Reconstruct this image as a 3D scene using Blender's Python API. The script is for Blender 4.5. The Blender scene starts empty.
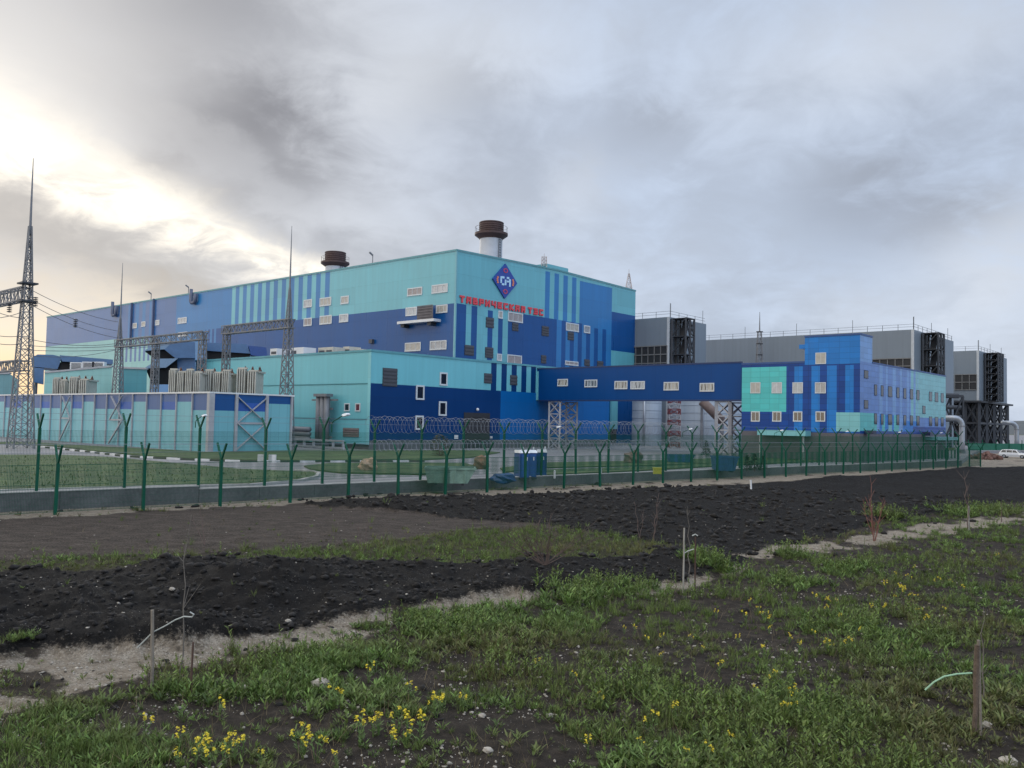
import bpy, math, random
import numpy as np
from math import sin, cos, tan, pi, radians, sqrt, atan2
from mathutils import Vector, Matrix
random.seed(7)
scene = bpy.context.scene
col = scene.collection

# ------------------------------------------------------------------ camera
F, PITCH, ROLL, YAW, EYE = 864.0, 0.04305, 0.02054, 0.7245, 4.2
_cp, _sp, _c, _s = cos(PITCH), sin(PITCH), cos(ROLL), sin(ROLL)
_r, _up, FW = Vector((1, 0, 0)), Vector((0, -_sp, _cp)), Vector((0, _cp, _sp))
CR = _r * _c + _up * _s
CU = -_r * _s + _up * _c
cam_d = bpy.data.cameras.new('camera'); cam = bpy.data.objects.new('camera', cam_d); col.objects.link(cam)
cam_d.sensor_width = 36.0; cam_d.lens = 36.0 * F / 1024; cam_d.clip_end = 20000; cam_d.clip_start = 0.1
M3 = Matrix((CR, CU, -FW)).transposed().to_4x4(); M3.translation = Vector((0, 0, EYE))
cam.matrix_world = M3
scene.camera = cam

def ray(px, py):
    return (FW + CR * ((px - 512) / F) + CU * ((384 - py) / F))
def at_z(px, py, z=0.0):
    d = ray(px, py); t = (z - EYE) / d.z
    return Vector((0, 0, EYE)) + d * t
def at_y(px, py, Y):
    d = ray(px, py); return Vector((0, 0, EYE)) + d * (Y / d.y)
def project_np(x, y, z):
    vx, vy, vz = x, y, z - EYE
    a = vx * CR.x + vy * CR.y + vz * CR.z
    b = vx * CU.x + vy * CU.y + vz * CU.z
    c = vx * FW.x + vy * FW.y + vz * FW.z
    c = np.maximum(c, 0.01)
    return 512 + F * a / c, 384 - F * b / c

DR = Vector((sin(YAW), cos(YAW), 0)); DL = Vector((-cos(YAW), sin(YAW), 0)); UP = Vector((0, 0, 1))

class Facade:
    """a vertical wall plane seen from outside: u runs along d, v is the height"""
    def __init__(s, p0, d, n): s.p0 = Vector((p0.x, p0.y, 0)); s.d = d; s.n = n
    def hit(s, px, py):
        r = ray(px, py); o = Vector((0, 0, EYE)); t = (s.p0 - o).dot(s.n) / r.dot(s.n)
        return o + r * t
    def uv(s, px, py):
        p = s.hit(px, py); return (p - s.p0).dot(s.d), p.z
    def u(s, px, py=400): return s.uv(px, py)[0]
    def v(s, px, py): return s.uv(px, py)[1]
    def P(s, u, v, o=0.0): return s.p0 + s.d * u + UP * v + s.n * o
    def rect(s, x0, y0, x1, y1):
        a = s.uv(x0, y0); b = s.uv(x1, y1); c = s.uv(x0, y1); d = s.uv(x1, y0)
        us = ((a[0] + c[0]) / 2, (b[0] + d[0]) / 2); vs = ((b[1] + c[1]) / 2, (a[1] + d[1]) / 2)
        return min(us), min(vs), max(us), max(vs)

# ------------------------------------------------------------------ materials
def srgb(r, g, b):
    f = lambda c: (c / 12.92 if c <= 0.04045 else ((c + 0.055) / 1.055) ** 2.4)
    return (f(r / 255), f(g / 255), f(b / 255), 1)
class NT:
    def __init__(s, tree): s.t = tree; s.n = tree.nodes; s.l = tree.links
    def new(s, typ, **kw):
        n = s.n.new(typ)
        for k, v in kw.items(): setattr(n, k, v)
        return n
    def link(s, a, b): s.l.new(a, b)
    def inp(s, sock, v):
        if hasattr(v, 'is_output') or isinstance(v, bpy.types.NodeSocket): s.l.new(v, sock)
        else: sock.default_value = v
    def m(s, op, a, b=None, c=None, clamp=False):
        n = s.n.new('ShaderNodeMath'); n.operation = op; n.use_clamp = clamp
        for i, v in enumerate((a, b, c)):
            if v is not None: s.inp(n.inputs[i], v)
        return n.outputs[0]
    def mix(s, f, a, b, typ='MIX'):
        n = s.n.new('ShaderNodeMix'); n.data_type = 'RGBA'; n.blend_type = typ
        s.inp(n.inputs[0], f); s.inp(n.inputs[6], a); s.inp(n.inputs[7], b)
        return n.outputs[2]
    def noise(s, vec, scale, detail=4, rough=0.55, dist=0.0):
        n = s.n.new('ShaderNodeTexNoise'); n.inputs['Scale'].default_value = scale
        n.inputs['Detail'].default_value = detail; n.inputs['Roughness'].default_value = rough
        n.inputs['Distortion'].default_value = dist
        if vec is not None: s.l.new(vec, n.inputs['Vector'])
        return n.outputs['Fac']
    def ramp(s, f, stops):
        n = s.n.new('ShaderNodeValToRGB'); e = n.color_ramp.elements
        while len(e) < len(stops): e.new(0.5)
        for i, (p, c) in enumerate(stops):
            e[i].position = p; e[i].color = c if len(c) == 4 else (*c, 1)
        s.l.new(f, n.inputs[0]); return n.outputs[0]
    def smooth(s, v, a, b):
        n = s.n.new('ShaderNodeMapRange'); n.interpolation_type = 'SMOOTHSTEP'; n.clamp = True
        s.inp(n.inputs[0], v); n.inputs[1].default_value = a; n.inputs[2].default_value = b
        return n.outputs[0]
def base_mat(name):
    m = bpy.data.materials.new(name); m.use_nodes = True; m.node_tree.nodes.clear()
    k = NT(m.node_tree); o = k.new('ShaderNodeOutputMaterial'); b = k.new('ShaderNodeBsdfPrincipled')
    k.link(b.outputs[0], o.inputs[0]); return m, k, b
def mat(name, c, rough=0.6, metal=0.0, var=0.12, scale=1.5, bump=0.0, bscale=20, spec=0.5):
    m, k, b = base_mat(name)
    tc = k.new('ShaderNodeTexCoord').outputs['Object']
    n = k.noise(tc, scale, 5); n2 = k.noise(tc, scale * 9, 3)
    f = k.m('ADD', k.m('MULTIPLY', n, 0.65), k.m('MULTIPLY', n2, 0.35))
    lo = tuple(x * (1 - var * 1.6) for x in c[:3]) + (1,); hi = tuple(min(1, x * (1 + var * 1.6)) for x in c[:3]) + (1,)
    k.link(k.ramp(f, [(0.25, lo), (0.75, hi)]), b.inputs['Base Color'])
    b.inputs['Roughness'].default_value = rough; b.inputs['Metallic'].default_value = metal
    b.inputs['Specular IOR Level'].default_value = spec
    if bump:
        bn = k.new('ShaderNodeBump'); bn.inputs['Strength'].default_value = bump; bn.inputs['Distance'].default_value = 0.05
        k.link(k.noise(tc, bscale, 5), bn.inputs['Height']); k.link(bn.outputs[0], b.inputs['Normal'])
    return m
def cladding(name, c, pw=6.0, ph=1.2, rough=0.42, joint=0.012, dark=0.7, var=0.05, off=0.0, spec=0.5, grime=0.10):
    """sheet-metal cassettes: uv in metres; slight difference from panel to panel, dark joints, faint dirt streaks"""
    m, k, b = base_mat(name)
    uv = k.new('ShaderNodeTexCoord').outputs['UV']
    br = k.new('ShaderNodeTexBrick'); br.offset = off; br.squash = 1.0
    k.link(uv, br.inputs['Vector']); br.inputs['Scale'].default_value = 1.0
    br.inputs['Brick Width'].default_value = pw; br.inputs['Row Height'].default_value = ph
    br.inputs['Mortar Size'].default_value = joint; br.inputs['Mortar Smooth'].default_value = 0.1
    br.inputs['Color1'].default_value = tuple(x * (1 - var) for x in c[:3]) + (1,)
    br.inputs['Color2'].default_value = tuple(min(1, x * (1 + var)) for x in c[:3]) + (1,)
    br.inputs['Mortar'].default_value = tuple(x * dark for x in c[:3]) + (1,)
    mp = k.new('ShaderNodeMapping'); mp.inputs['Scale'].default_value = (1.4, 0.09, 1); k.link(uv, mp.inputs[0])
    st = k.noise(mp.outputs[0], 1.0, 5); big = k.noise(uv, 0.09, 3)
    g = k.m('ADD', k.m('MULTIPLY', k.m('SUBTRACT', st, 0.5), grime * 2.2), k.m('MULTIPLY', k.m('SUBTRACT', big, 0.5), grime * 2))
    hv = k.new('ShaderNodeHueSaturation'); k.link(br.outputs[0], hv.inputs['Color'])
    k.link(k.m('ADD', g, 1.0), hv.inputs['Value']); k.link(hv.outputs[0], b.inputs['Base Color'])
    b.inputs['Specular IOR Level'].default_value = spec
    k.link(k.m('ADD', k.m('MULTIPLY', st, 0.18), rough - 0.09), b.inputs['Roughness'])
    bn = k.new('ShaderNodeBump'); bn.inputs['Strength'].default_value = 0.35; bn.inputs['Distance'].default_value = 0.02
    k.link(k.m('ADD', k.m('MULTIPLY', br.outputs['Fac'], -1.0), k.m('MULTIPLY', k.noise(uv, 0.5, 2), 0.8)), bn.inputs['Height'])
    k.link(bn.outputs[0], b.inputs['Normal'])
    return m
TEAL = cladding('teal_cladding', (0.115, 0.395, 0.47), 6, 2.9, rough=0.33, spec=0.6, grime=0.14)
ANNEX_TEAL = cladding('annex_teal_cladding', (0.145, 0.46, 0.53), 6, 4.2, grime=0.13)
BLUE = cladding('mid_blue_cladding', (0.020, 0.165, 0.41), 6, 2.9, rough=0.32, spec=0.4, grime=0.14)
DBLUE = cladding('dark_blue_cladding', (0.004, 0.070, 0.245), 6, 2.9, rough=0.3, spec=0.3, grime=0.14)
VIOL = cladding('violet_blue_cladding', (0.026, 0.11, 0.31), 6, 2.9, rough=0.32, spec=0.6)
NAVY = cladding('navy_cladding', (0.0008, 0.036, 0.145), 6, 3.4, spec=0.18)
ROYAL = cladding('royal_blue_cladding', (0.001, 0.11, 0.35), 6, 3.4, spec=0.2)
BRIDGE = cladding('bridge_blue_cladding', (0.0012, 0.050, 0.20), 4, 6, rough=0.38, spec=0.18)
AT = cladding('turquoise_cassette', (0.045, 0.45, 0.46), 1.15, 0.62, var=0.09, joint=0.02, rough=0.3)
AN = cladding('navy_cassette', (0.001, 0.050, 0.25), 1.15, 0.62, spec=0.25, var=0.16, joint=0.02, rough=0.3, dark=0.55)
AB = cladding('azure_cassette', (0.003, 0.165, 0.52), 1.15, 0.62, spec=0.3, var=0.10, joint=0.02, rough=0.3)
AP = cladding('pale_teal_cassette', (0.16, 0.44, 0.48), 1.15, 0.62, var=0.08, joint=0.02, rough=0.3)
AV = cladding('lilac_blue_cassette', (0.075, 0.185, 0.47), 1.15, 0.62, var=0.10, joint=0.02, rough=0.3)
AK = cladding('sky_blue_cassette', (0.13, 0.29, 0.58), 1.15, 0.62, var=0.10, joint=0.02, rough=0.3)
AG = cladding('sea_green_cassette', (0.07, 0.43, 0.43), 1.15, 0.62, var=0.08, joint=0.02, rough=0.3)
GREY = cladding('grey_sheet_cladding', (0.165, 0.205, 0.25), 1.0, 40, var=0.03, joint=0.04, dark=0.93, rough=0.5)
PALEGREY = cladding('pale_grey_sheet', (0.235, 0.285, 0.35), 2.0, 2.0, var=0.05, joint=0.02, rough=0.5)
SCREEN_T = cladding('screen_teal', (0.155, 0.41, 0.48), 1.0, 20, var=0.05, joint=0.03, dark=0.82)
SCREEN_B = cladding('screen_blue', (0.015, 0.085, 0.36), 1.0, 20, var=0.05, joint=0.03, dark=0.82)
SCREEN_V = cladding('screen_violet', (0.045, 0.105, 0.27), 1.0, 20, var=0.05, joint=0.03, dark=0.82)
PALETEAL = cladding('pale_teal_sheet', (0.24, 0.48, 0.48), 3, 1.2)
HOODBLUE = mat('hood_blue_paint', (0.055, 0.135, 0.28), 0.45)
WHITE = mat('white_paint', (0.62, 0.64, 0.66), 0.5, var=0.08)
OFFW = mat('window_frame_white', (0.54, 0.58, 0.61), 0.45, var=0.05)
STEEL = mat('galvanised_steel', (0.17, 0.18, 0.20), 0.55, 0.3, var=0.15)
DSTEEL = mat('dark_steel', (0.035, 0.04, 0.05), 0.55, 0.2)
LATT = mat('pale_lattice_paint', (0.34, 0.35, 0.38), 0.55)
SILVER = mat('silver_duct_sheet', (0.33, 0.36, 0.40), 0.42, 0.6, var=0.06)
LOUV = mat('grey_louvre', (0.055, 0.06, 0.075), 0.55, var=0.1)
MOUTHSHADE = mat('mouth_shade_black', (0.008, 0.009, 0.011), 0.9)  # black standing in for the shade inside the intake mouths
CREAM = mat('drawn_blind', (0.36, 0.35, 0.32), 0.35, var=0.2, scale=2.5, spec=0.7)
GREYPANE = mat('grey_curtained_glass', (0.36, 0.385, 0.41), 0.25, var=0.22, scale=2, spec=0.8)
PINKPANE = mat('reddish_louvre_pane', (0.29, 0.26, 0.265), 0.4, var=0.2, scale=3)
GLASS = mat('dark_glass', (0.012, 0.015, 0.02), 0.06, var=0.3, scale=2, spec=0.9)
SKYPANE = mat('sky_reflecting_glass', (0.20, 0.225, 0.26), 0.08, var=0.3, scale=1.5, spec=1.0)
PANES = [CREAM, GREYPANE, PINKPANE, SKYPANE]; WR = random.Random(21)
BROWN = mat('brown_chimney_paint', (0.055, 0.03, 0.03), 0.6, var=0.2)
RED = mat('red_letter_face', (0.62, 0.05, 0.07), 0.45, var=0.08)
LOGOB = mat('emblem_blue', (0.008, 0.05, 0.30), 0.4, var=0.06)
LOGOW = mat('emblem_pale_blue', (0.42, 0.66, 0.85), 0.4, var=0.06)
LOGOR = mat('emblem_crimson', (0.50, 0.06, 0.13), 0.4, var=0.06)
LOGOO = mat('emblem_orange', (0.72, 0.22, 0.10), 0.4, var=0.06)
BEIGE = mat('beige_machine_paint', (0.44, 0.43, 0.38), 0.55, var=0.15)
GREEN = mat('green_fence_paint', (0.003, 0.075, 0.044), 0.55, var=0.2, spec=0.2)
GREENNET = mat('green_screen_net', (0.006, 0.11, 0.065), 0.7, var=0.2)
WIRE = mat('razor_wire_steel', (0.20, 0.23, 0.27), 0.5, 0.3)
CABLE = mat('cable_grey', (0.12, 0.12, 0.14), 0.6)
CONC = mat('weathered_concrete', (0.105, 0.107, 0.113), 0.85, var=0.35, scale=0.8, bump=0.3, bscale=14)
PALECONC = mat('pale_concrete', (0.38, 0.38, 0.37), 0.85, var=0.15, scale=2)
PAVE = mat('worn_pale_asphalt', (0.20, 0.20, 0.215), 0.85, var=0.18, scale=0.25, bump=0.2, bscale=30)
GRAVELLOT = mat('grey_gravel', (0.24, 0.225, 0.215), 0.9, var=0.22, scale=0.6, bump=0.4, bscale=10)
LAWN = mat('mown_grass_ground', (0.046, 0.078, 0.024), 0.9, var=0.5, scale=0.5, bump=0.6, bscale=9)
PADGROUND = mat('patchy_site_ground', (0.085, 0.10, 0.06), 0.9, var=0.35, scale=0.12, bump=0.4, bscale=6)
FIELD = mat('far_field_ground', (0.075, 0.085, 0.045), 0.95, var=0.35, scale=0.01)
HILL = mat('far_hill_ground', (0.075, 0.085, 0.09), 0.95, var=0.25, scale=0.006)
PLINTH = mat('grey_plinth_stone', (0.10, 0.10, 0.115), 0.8, var=0.2, scale=1)
CABINB = mat('blue_cabin_plastic', (0.006, 0.055, 0.21), 0.4, var=0.08)
CABINW = mat('white_roof_plastic', (0.66, 0.70, 0.74), 0.45, var=0.05)
SKIPG = mat('pale_green_skip_paint', (0.13, 0.225, 0.18), 0.55, var=0.3, scale=2)
SKIPB = mat('blue_skip_paint', (0.012, 0.075, 0.18), 0.55, var=0.25, scale=2)
TARP = mat('blue_tarpaulin', (0.012, 0.06, 0.17), 0.45, var=0.25, scale=3)
YELLOWP = mat('yellow_plastic', (0.45, 0.46, 0.05), 0.5, var=0.1)
BOULD = mat('tan_boulder', (0.36, 0.26, 0.18), 0.9, var=0.3, scale=3, bump=0.5, bscale=9)
RUBBLE = mat('reddish_rubble', (0.15, 0.085, 0.07), 0.9, var=0.4, scale=2)
REDP = mat('red_mast_paint', (0.17, 0.035, 0.04), 0.5)
CARP = mat('silver_car_paint', (0.60, 0.63, 0.66), 0.22, 0.3, var=0.03)
RUBBER = mat('tyre_rubber', (0.015, 0.015, 0.016), 0.85)
LAMPL = mat('tail_light_red', (0.3, 0.01, 0.01), 0.3)
STAKE = mat('weathered_stake_wood', (0.20, 0.175, 0.145), 0.9, var=0.3, scale=6, bump=0.4, bscale=40)
STAKEW = mat('bleached_stake_wood', (0.30, 0.285, 0.255), 0.9, var=0.2, scale=6)
BARK = mat('reddish_twig_bark', (0.12, 0.085, 0.075), 0.85, var=0.25, scale=8)
BARKG = mat('greyish_twig_bark', (0.14, 0.125, 0.11), 0.85, var=0.25, scale=8)
RUST = mat('rusty_rod', (0.07, 0.04, 0.03), 0.8, var=0.3, scale=8)
TIE = mat('pale_green_tie', (0.26, 0.43, 0.28), 0.6, var=0.1)
TIEW = mat('white_tie', (0.38, 0.40, 0.38), 0.6, var=0.1)
PEBBLE = mat('pale_limestone', (0.34, 0.31, 0.265), 0.9, var=0.42, scale=7, bump=0.3, bscale=60)
CLOD = mat('black_soil_clod', (0.014, 0.0125, 0.0118), 0.95, var=0.4, scale=12, bump=0.5, bscale=50)
YPETAL = mat('yellow_petals', (0.66, 0.54, 0.025), 0.6, var=0.15, scale=20)
FSTEM = mat('flower_stem_green', (0.09, 0.15, 0.035), 0.7, var=0.3, scale=15)
CONIF = mat('dark_conifer_needles', (0.018, 0.04, 0.02), 0.85, var=0.4, scale=3)
BUSHM = mat('brown_green_bush', (0.075, 0.06, 0.035), 0.85, var=0.4, scale=4)

# ------------------------------------------------------------------ mesh builder
def world_loc(o):
    v = Vector((0, 0, 0))
    while o is not None: v += o.location; o = o.parent
    return v
class MB:
    def __init__(s): s.v = []; s.f = []; s.mi = []; s.uv = []
    def face(s, pts, mi=0, uvs=None):
        b = len(s.v); s.v.extend(Vector(p) for p in pts); s.f.append(list(range(b, b + len(pts)))); s.mi.append(mi)
        s.uv.append(uvs or [(p[0] + p[1], p[2]) for p in pts]); return s
    def obox(s, o, a, b, c, mi=0):
        """box at corner o with edge vectors a, b, c"""
        o, a, b, c = Vector(o), Vector(a), Vector(b), Vector(c)
        if a.cross(b).dot(c) < 0: a, b = b, a
        P = [o, o + a, o + a + b, o + b, o + c, o + a + c, o + a + b + c, o + b + c]
        la, lb, lc = a.length, b.length, c.length
        for q, (w, h) in (((0, 3, 2, 1), (lb, la)), ((4, 5, 6, 7), (la, lb)), ((0, 1, 5, 4), (la, lc)), ((1, 2, 6, 5), (lb, lc)), ((2, 3, 7, 6), (la, lc)), ((3, 0, 4, 7), (lb, lc))):
            z0 = P[q[0]].z
            s.face([P[i] for i in q], mi, [(0, z0), (w, z0), (w, z0 + h), (0, z0 + h)])
        return s
    def box(s, x0, y0, z0, x1, y1, z1, mi=0):
        return s.obox((x0, y0, z0), (x1 - x0, 0, 0), (0, y1 - y0, 0), (0, 0, z1 - z0), mi)
    def beam(s, p, q, w, h=None, mi=0):
        p, q = Vector(p), Vector(q); d = q - p
        if d.length < 1e-5: return s
        h = h or w; k = d.normalized()
        ref = UP if abs(k.z) < 0.95 else Vector((1, 0, 0))
        a = k.cross(ref).normalized(); b = a.cross(k).normalized()
        return s.obox(p - a * w / 2 - b * h / 2, a * w, b * h, d, mi)
    def tube(s, pts, r, n=6, mi=0, cap=True):
        pts = [Vector(p) for p in pts]; rs = r if isinstance(r, (list, tuple)) else [r] * len(pts)
        rings = []; prev = None
        for i, p in enumerate(pts):
            t = (pts[min(i + 1, len(pts) - 1)] - pts[max(i - 1, 0)]).normalized()
            if prev is None:
                ref = UP if abs(t.z) < 0.9 else Vector((1, 0, 0)); a = t.cross(ref).normalized()
            else: a = (prev - t * prev.dot(t)).normalized()
            prev = a; b = t.cross(a)
            rings.append([p + (a * cos(2 * pi * k / n) + b * sin(2 * pi * k / n)) * rs[i] for k in range(n)])
        base = len(s.v)
        for R in rings: s.v.extend(R)
        for i in range(len(rings) - 1):
            for k in range(n):
                k2 = (k + 1) % n; q = [base + i * n + k, base + i * n + k2, base + (i + 1) * n + k2, base + (i + 1) * n + k]
                s.f.append(q); s.mi.append(mi); s.uv.append([(k, i), (k + 1, i), (k + 1, i + 1), (k, i + 1)])
        if cap:
            s.f.append([base + k for k in range(n)][::-1]); s.mi.append(mi); s.uv.append([(0, 0)] * n)
            e = base + (len(rings) - 1) * n
            s.f.append([e + k for k in range(n)]); s.mi.append(mi); s.uv.append([(0, 0)] * n)
        return s
    def lathe(s, c, prof, n=32, mi=0):
        c = Vector(c); base = len(s.v)
        for (r, z) in prof:
            for k in range(n): s.v.append(c + Vector((r * cos(2 * pi * k / n), r * sin(2 * pi * k / n), z)))
        for i in range(len(prof) - 1):
            m_ = mi[i] if isinstance(mi, (list, tuple)) else mi
            R = max(prof[i][0], prof[i + 1][0])
            for k in range(n):
                k2 = (k + 1) % n
                s.f.append([base + i * n + k, base + i * n + k2, base + (i + 1) * n + k2, base + (i + 1) * n + k]); s.mi.append(m_)
                ua, ub = k / n * 2 * pi * R, (k + 1) / n * 2 * pi * R
                s.uv.append([(ua, prof[i][1]), (ub, prof[i][1]), (ub, prof[i + 1][1]), (ua, prof[i + 1][1])])
        return s
    def prism(s, pts, off, mi=0):
        """polygon pts extruded by vector off"""
        pts = [Vector(p) for p in pts]; off = Vector(off); n = len(pts)
        nrm = Vector((0, 0, 0))
        for i in range(n): nrm += pts[i].cross(pts[(i + 1) % n])
        if nrm.dot(off) > 0: pts = pts[::-1]
        s.face(pts, mi); s.face([p + off for p in pts][::-1], mi)
        for i in range(n):
            j = (i + 1) % n; s.face([pts[j], pts[i], pts[i] + off, pts[j] + off], mi)
        return s
    def blob(s, c, r, seed=0, squash=(1, 1, 1), amp=0.25, n=7, mi=0):
        """rough stone: a lumpy little ball"""
        rnd = random.Random(seed); c = Vector(c); base = len(s.v); m_ = n * 2
        ph = [rnd.uniform(0, 6.28) for _ in range(6)]
        for i in range(n + 1):
            th = pi * i / n
            for k in range(m_):
                f = 2 * pi * k / m_; d = Vector((sin(th) * cos(f), sin(th) * sin(f), cos(th)))
                q = 1 + amp * (sin(3 * d.x + ph[0]) * sin(4 * d.y + ph[1]) + 0.6 * sin(6 * d.z + ph[2] + 4 * d.x) + 0.4 * sin(9 * d.y + ph[3]) * sin(8 * d.x + ph[4]))
                s.v.append(c + Vector((d.x * squash[0], d.y * squash[1], d.z * squash[2])) * r * q)
        for i in range(n):
            for k in range(m_):
                k2 = (k + 1) % m_
                s.f.append([base + i * m_ + k, base + (i + 1) * m_ + k, base + (i + 1) * m_ + k2, base + i * m_ + k2]); s.mi.append(mi); s.uv.append([(0, 0)] * 4)
        return s
    def build(s, name, mats, parent=None, smooth=False):
        if not isinstance(mats, (list, tuple)): mats = [mats]
        off = world_loc(parent) if parent is not None else Vector((0, 0, 0))
        me = bpy.data.meshes.new(name)
        me.from_pydata([tuple(v - off) for v in s.v], [], s.f)
        for m_ in mats: me.materials.append(m_)
        me.polygons.foreach_set('material_index', s.mi)
        ul = me.uv_layers.new(name='UVMap')
        flat = [c for f in s.uv for p in f for c in p]
        ul.data.foreach_set('uv', flat)
        if smooth: me.polygons.foreach_set('use_smooth', [True] * len(s.f))
        me.update()
        o = bpy.data.objects.new(name, me); col.objects.link(o)
        if parent is not None: o.parent = parent
        return o
def np_mesh(name, V, Fq, mats, kind=None, attr=None, mi=None, smooth=False):
    me = bpy.data.meshes.new(name); k = Fq.shape[1]
    me.vertices.add(len(V)); me.vertices.foreach_set('co', V.astype(np.float32).ravel())
    me.loops.add(Fq.size); me.loops.foreach_set('vertex_index', Fq.astype(np.int32).ravel())
    me.polygons.add(len(Fq)); me.polygons.foreach_set('loop_start', (np.arange(len(Fq)) * k).astype(np.int32))
    for m_ in mats: me.materials.append(m_)
    if mi is not None: me.polygons.foreach_set('material_index', mi.astype(np.int32))
    if smooth: me.polygons.foreach_set('use_smooth', np.ones(len(Fq), dtype=bool))
    me.update(calc_edges=True)
    if attr:
        for an, (typ, arr) in attr.items():
            a = me.attributes.new(an, typ, 'POINT')
            a.data.foreach_set('color' if typ == 'FLOAT_COLOR' else 'value', arr.astype(np.float32).ravel())
    o = bpy.data.objects.new(name, me); col.objects.link(o)
    if kind: o['kind'] = kind
    return o
def tag(o, label, cat, group=None, kind=None):
    if label: o['label'] = label
    if cat: o['category'] = cat
    if group: o['group'] = group
    if kind: o['kind'] = kind
    return o
def thing(name, label, cat, loc=(0, 0, 0), group=None):
    o = bpy.data.objects.new(name, None); col.objects.link(o); o.location = Vector(loc); o.empty_display_size = 0.2
    return tag(o, label, cat, group)
def dup(root, loc, rz=0.0, label=None, sc=1.0):
    r = root.copy(); col.objects.link(r); r.location = Vector(loc); r.rotation_euler = (0, 0, rz); r.scale = (sc, sc, sc)
    if label: r['label'] = label
    for ch in root.children:
        c = ch.copy(); col.objects.link(c); c.parent = r
        for g in ch.children:
            d = g.copy(); col.objects.link(d); d.parent = c
    return r

def facade_mesh(mb, fac, u0, v0, u1, v1, rects, mats, base, o=0.0):
    """paint rects (u0,v0,u1,v1,mat) over one wall rectangle and emit the visible cells as faces"""
    us = sorted({u0, u1} | {min(max(x, u0), u1) for r in rects for x in (r[0], r[2])})
    vs = sorted({v0, v1} | {min(max(x, v0), v1) for r in rects for x in (r[1], r[3])})
    flip = fac.d.cross(UP).dot(fac.n) < 0
    for j in range(len(vs) - 1):
        if vs[j + 1] - vs[j] < 1e-4: continue
        run = None
        for i in range(len(us) - 1):
            if us[i + 1] - us[i] < 1e-4: continue
            cu, cv = (us[i] + us[i + 1]) / 2, (vs[j] + vs[j + 1]) / 2; m_ = base
            for r in rects:
                if r[0] <= cu <= r[2] and r[1] <= cv <= r[3]: m_ = r[4]
            if run and run[2] is m_: run[1] = us[i + 1]
            else:
                if run: emit(mb, fac, run, vs[j], vs[j + 1], mats, flip, o)
                run = [us[i], us[i + 1], m_]
        if run: emit(mb, fac, run, vs[j], vs[j + 1], mats, flip, o)
def emit(mb, fac, run, va, vb, mats, flip, o):
    a, b, m_ = run
    if m_ not in mats: mats.append(m_)
    uv = [(a, va), (b, va), (b, vb), (a, vb)]; pts = [fac.P(u, v, o) for u, v in uv]
    if flip: pts, uv = pts[::-1], uv[::-1]
    mb.face(pts, mats.index(m_), uv)

def fbox(mb, fac, u0, v0, u1, v1, o0, o1, mi=0):
    mb.obox(fac.P(u0, v0, o0), fac.d * (u1 - u0), fac.n * (o1 - o0), UP * (v1 - v0), mi)
def window(fac, r, parent, pane=CREAM, fw=0.16, nu=2, nv=1, frame=OFFW, name='window', depth=0.09):
    u0, v0, u1, v1 = r; fb = MB(); fw *= .72; m_ = fw * 0.5
    if pane in PANES: pane = PANES[WR.choice((0, 0, 1, 1, 2, 3, PANES.index(pane), PANES.index(pane)))]
    fbox(fb, fac, u0, v1 - fw, u1, v1, 0.0, depth); fbox(fb, fac, u0, v0, u1, v0 + fw, 0.0, depth + 0.03)
    fbox(fb, fac, u0, v0 + fw, u0 + fw, v1 - fw, 0.0, depth); fbox(fb, fac, u1 - fw, v0 + fw, u1, v1 - fw, 0.0, depth)
    for i in range(1, nu):
        c = u0 + (u1 - u0) * i / nu; fbox(fb, fac, c - m_ / 2, v0 + fw, c + m_ / 2, v1 - fw, 0.0, depth - 0.015)
    for i in range(1, nv):
        c = v0 + (v1 - v0) * i / nv; fbox(fb, fac, u0 + fw, c - m_ / 2, u1 - fw, c + m_ / 2, 0.0, depth - 0.02)
    w = fb.build(name, frame, parent)
    pb = MB(); fbox(pb, fac, u0 + fw, v0 + fw, u1 - fw, v1 - fw, 0.012, 0.032); pb.build('pane', pane, w)
    return w
def louvre(fac, r, parent, m_=LOUV, name='louvre', step=0.4):
    u0, v0, u1, v1 = r; b = MB(); fbox(b, fac, u0, v0, u1, v1, 0.0, 0.06)
    n = max(2, int((v1 - v0) / step))
    for i in range(n):
        z = v0 + (v1 - v0) * (i + 0.25) / n; h = (v1 - v0) / n * 0.45
        b.obox(fac.P(u0 + 0.03, z, 0.06), fac.d * (u1 - u0 - 0.06), fac.n * 0.07 - UP * 0.04, UP * h)
    return b.build(name, m_, parent)
def lattice(mb, c, z0, z1, w0, w1, n, leg=0.12, br=0.06, dx=None, dy=None, mi=0):
    """square lattice column: four legs, X bracing and rings; w is the full width"""
    dx = dx or Vector((1, 0, 0)); dy = dy or Vector((0, 1, 0)); c = Vector((c[0], c[1], 0))
    def crn(t):
        w = w0 + (w1 - w0) * t; z = z0 + (z1 - z0) * t
        return [c + dx * (a * w / 2) + dy * (b * w / 2) + UP * z for a, b in ((-1, -1), (1, -1), (1, 1), (-1, 1))]
    b0, b1 = crn(0), crn(1)
    for i in range(4): mb.beam(b0[i], b1[i], leg, mi=mi)
    for k in range(n):
        A, B = crn(k / n), crn((k + 1) / n)
        for i in range(4):
            j = (i + 1) % 4
            mb.beam(A[i], B[j], br, mi=mi); mb.beam(A[j], B[i], br, mi=mi); mb.beam(B[i], B[j], br, mi=mi)
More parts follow.
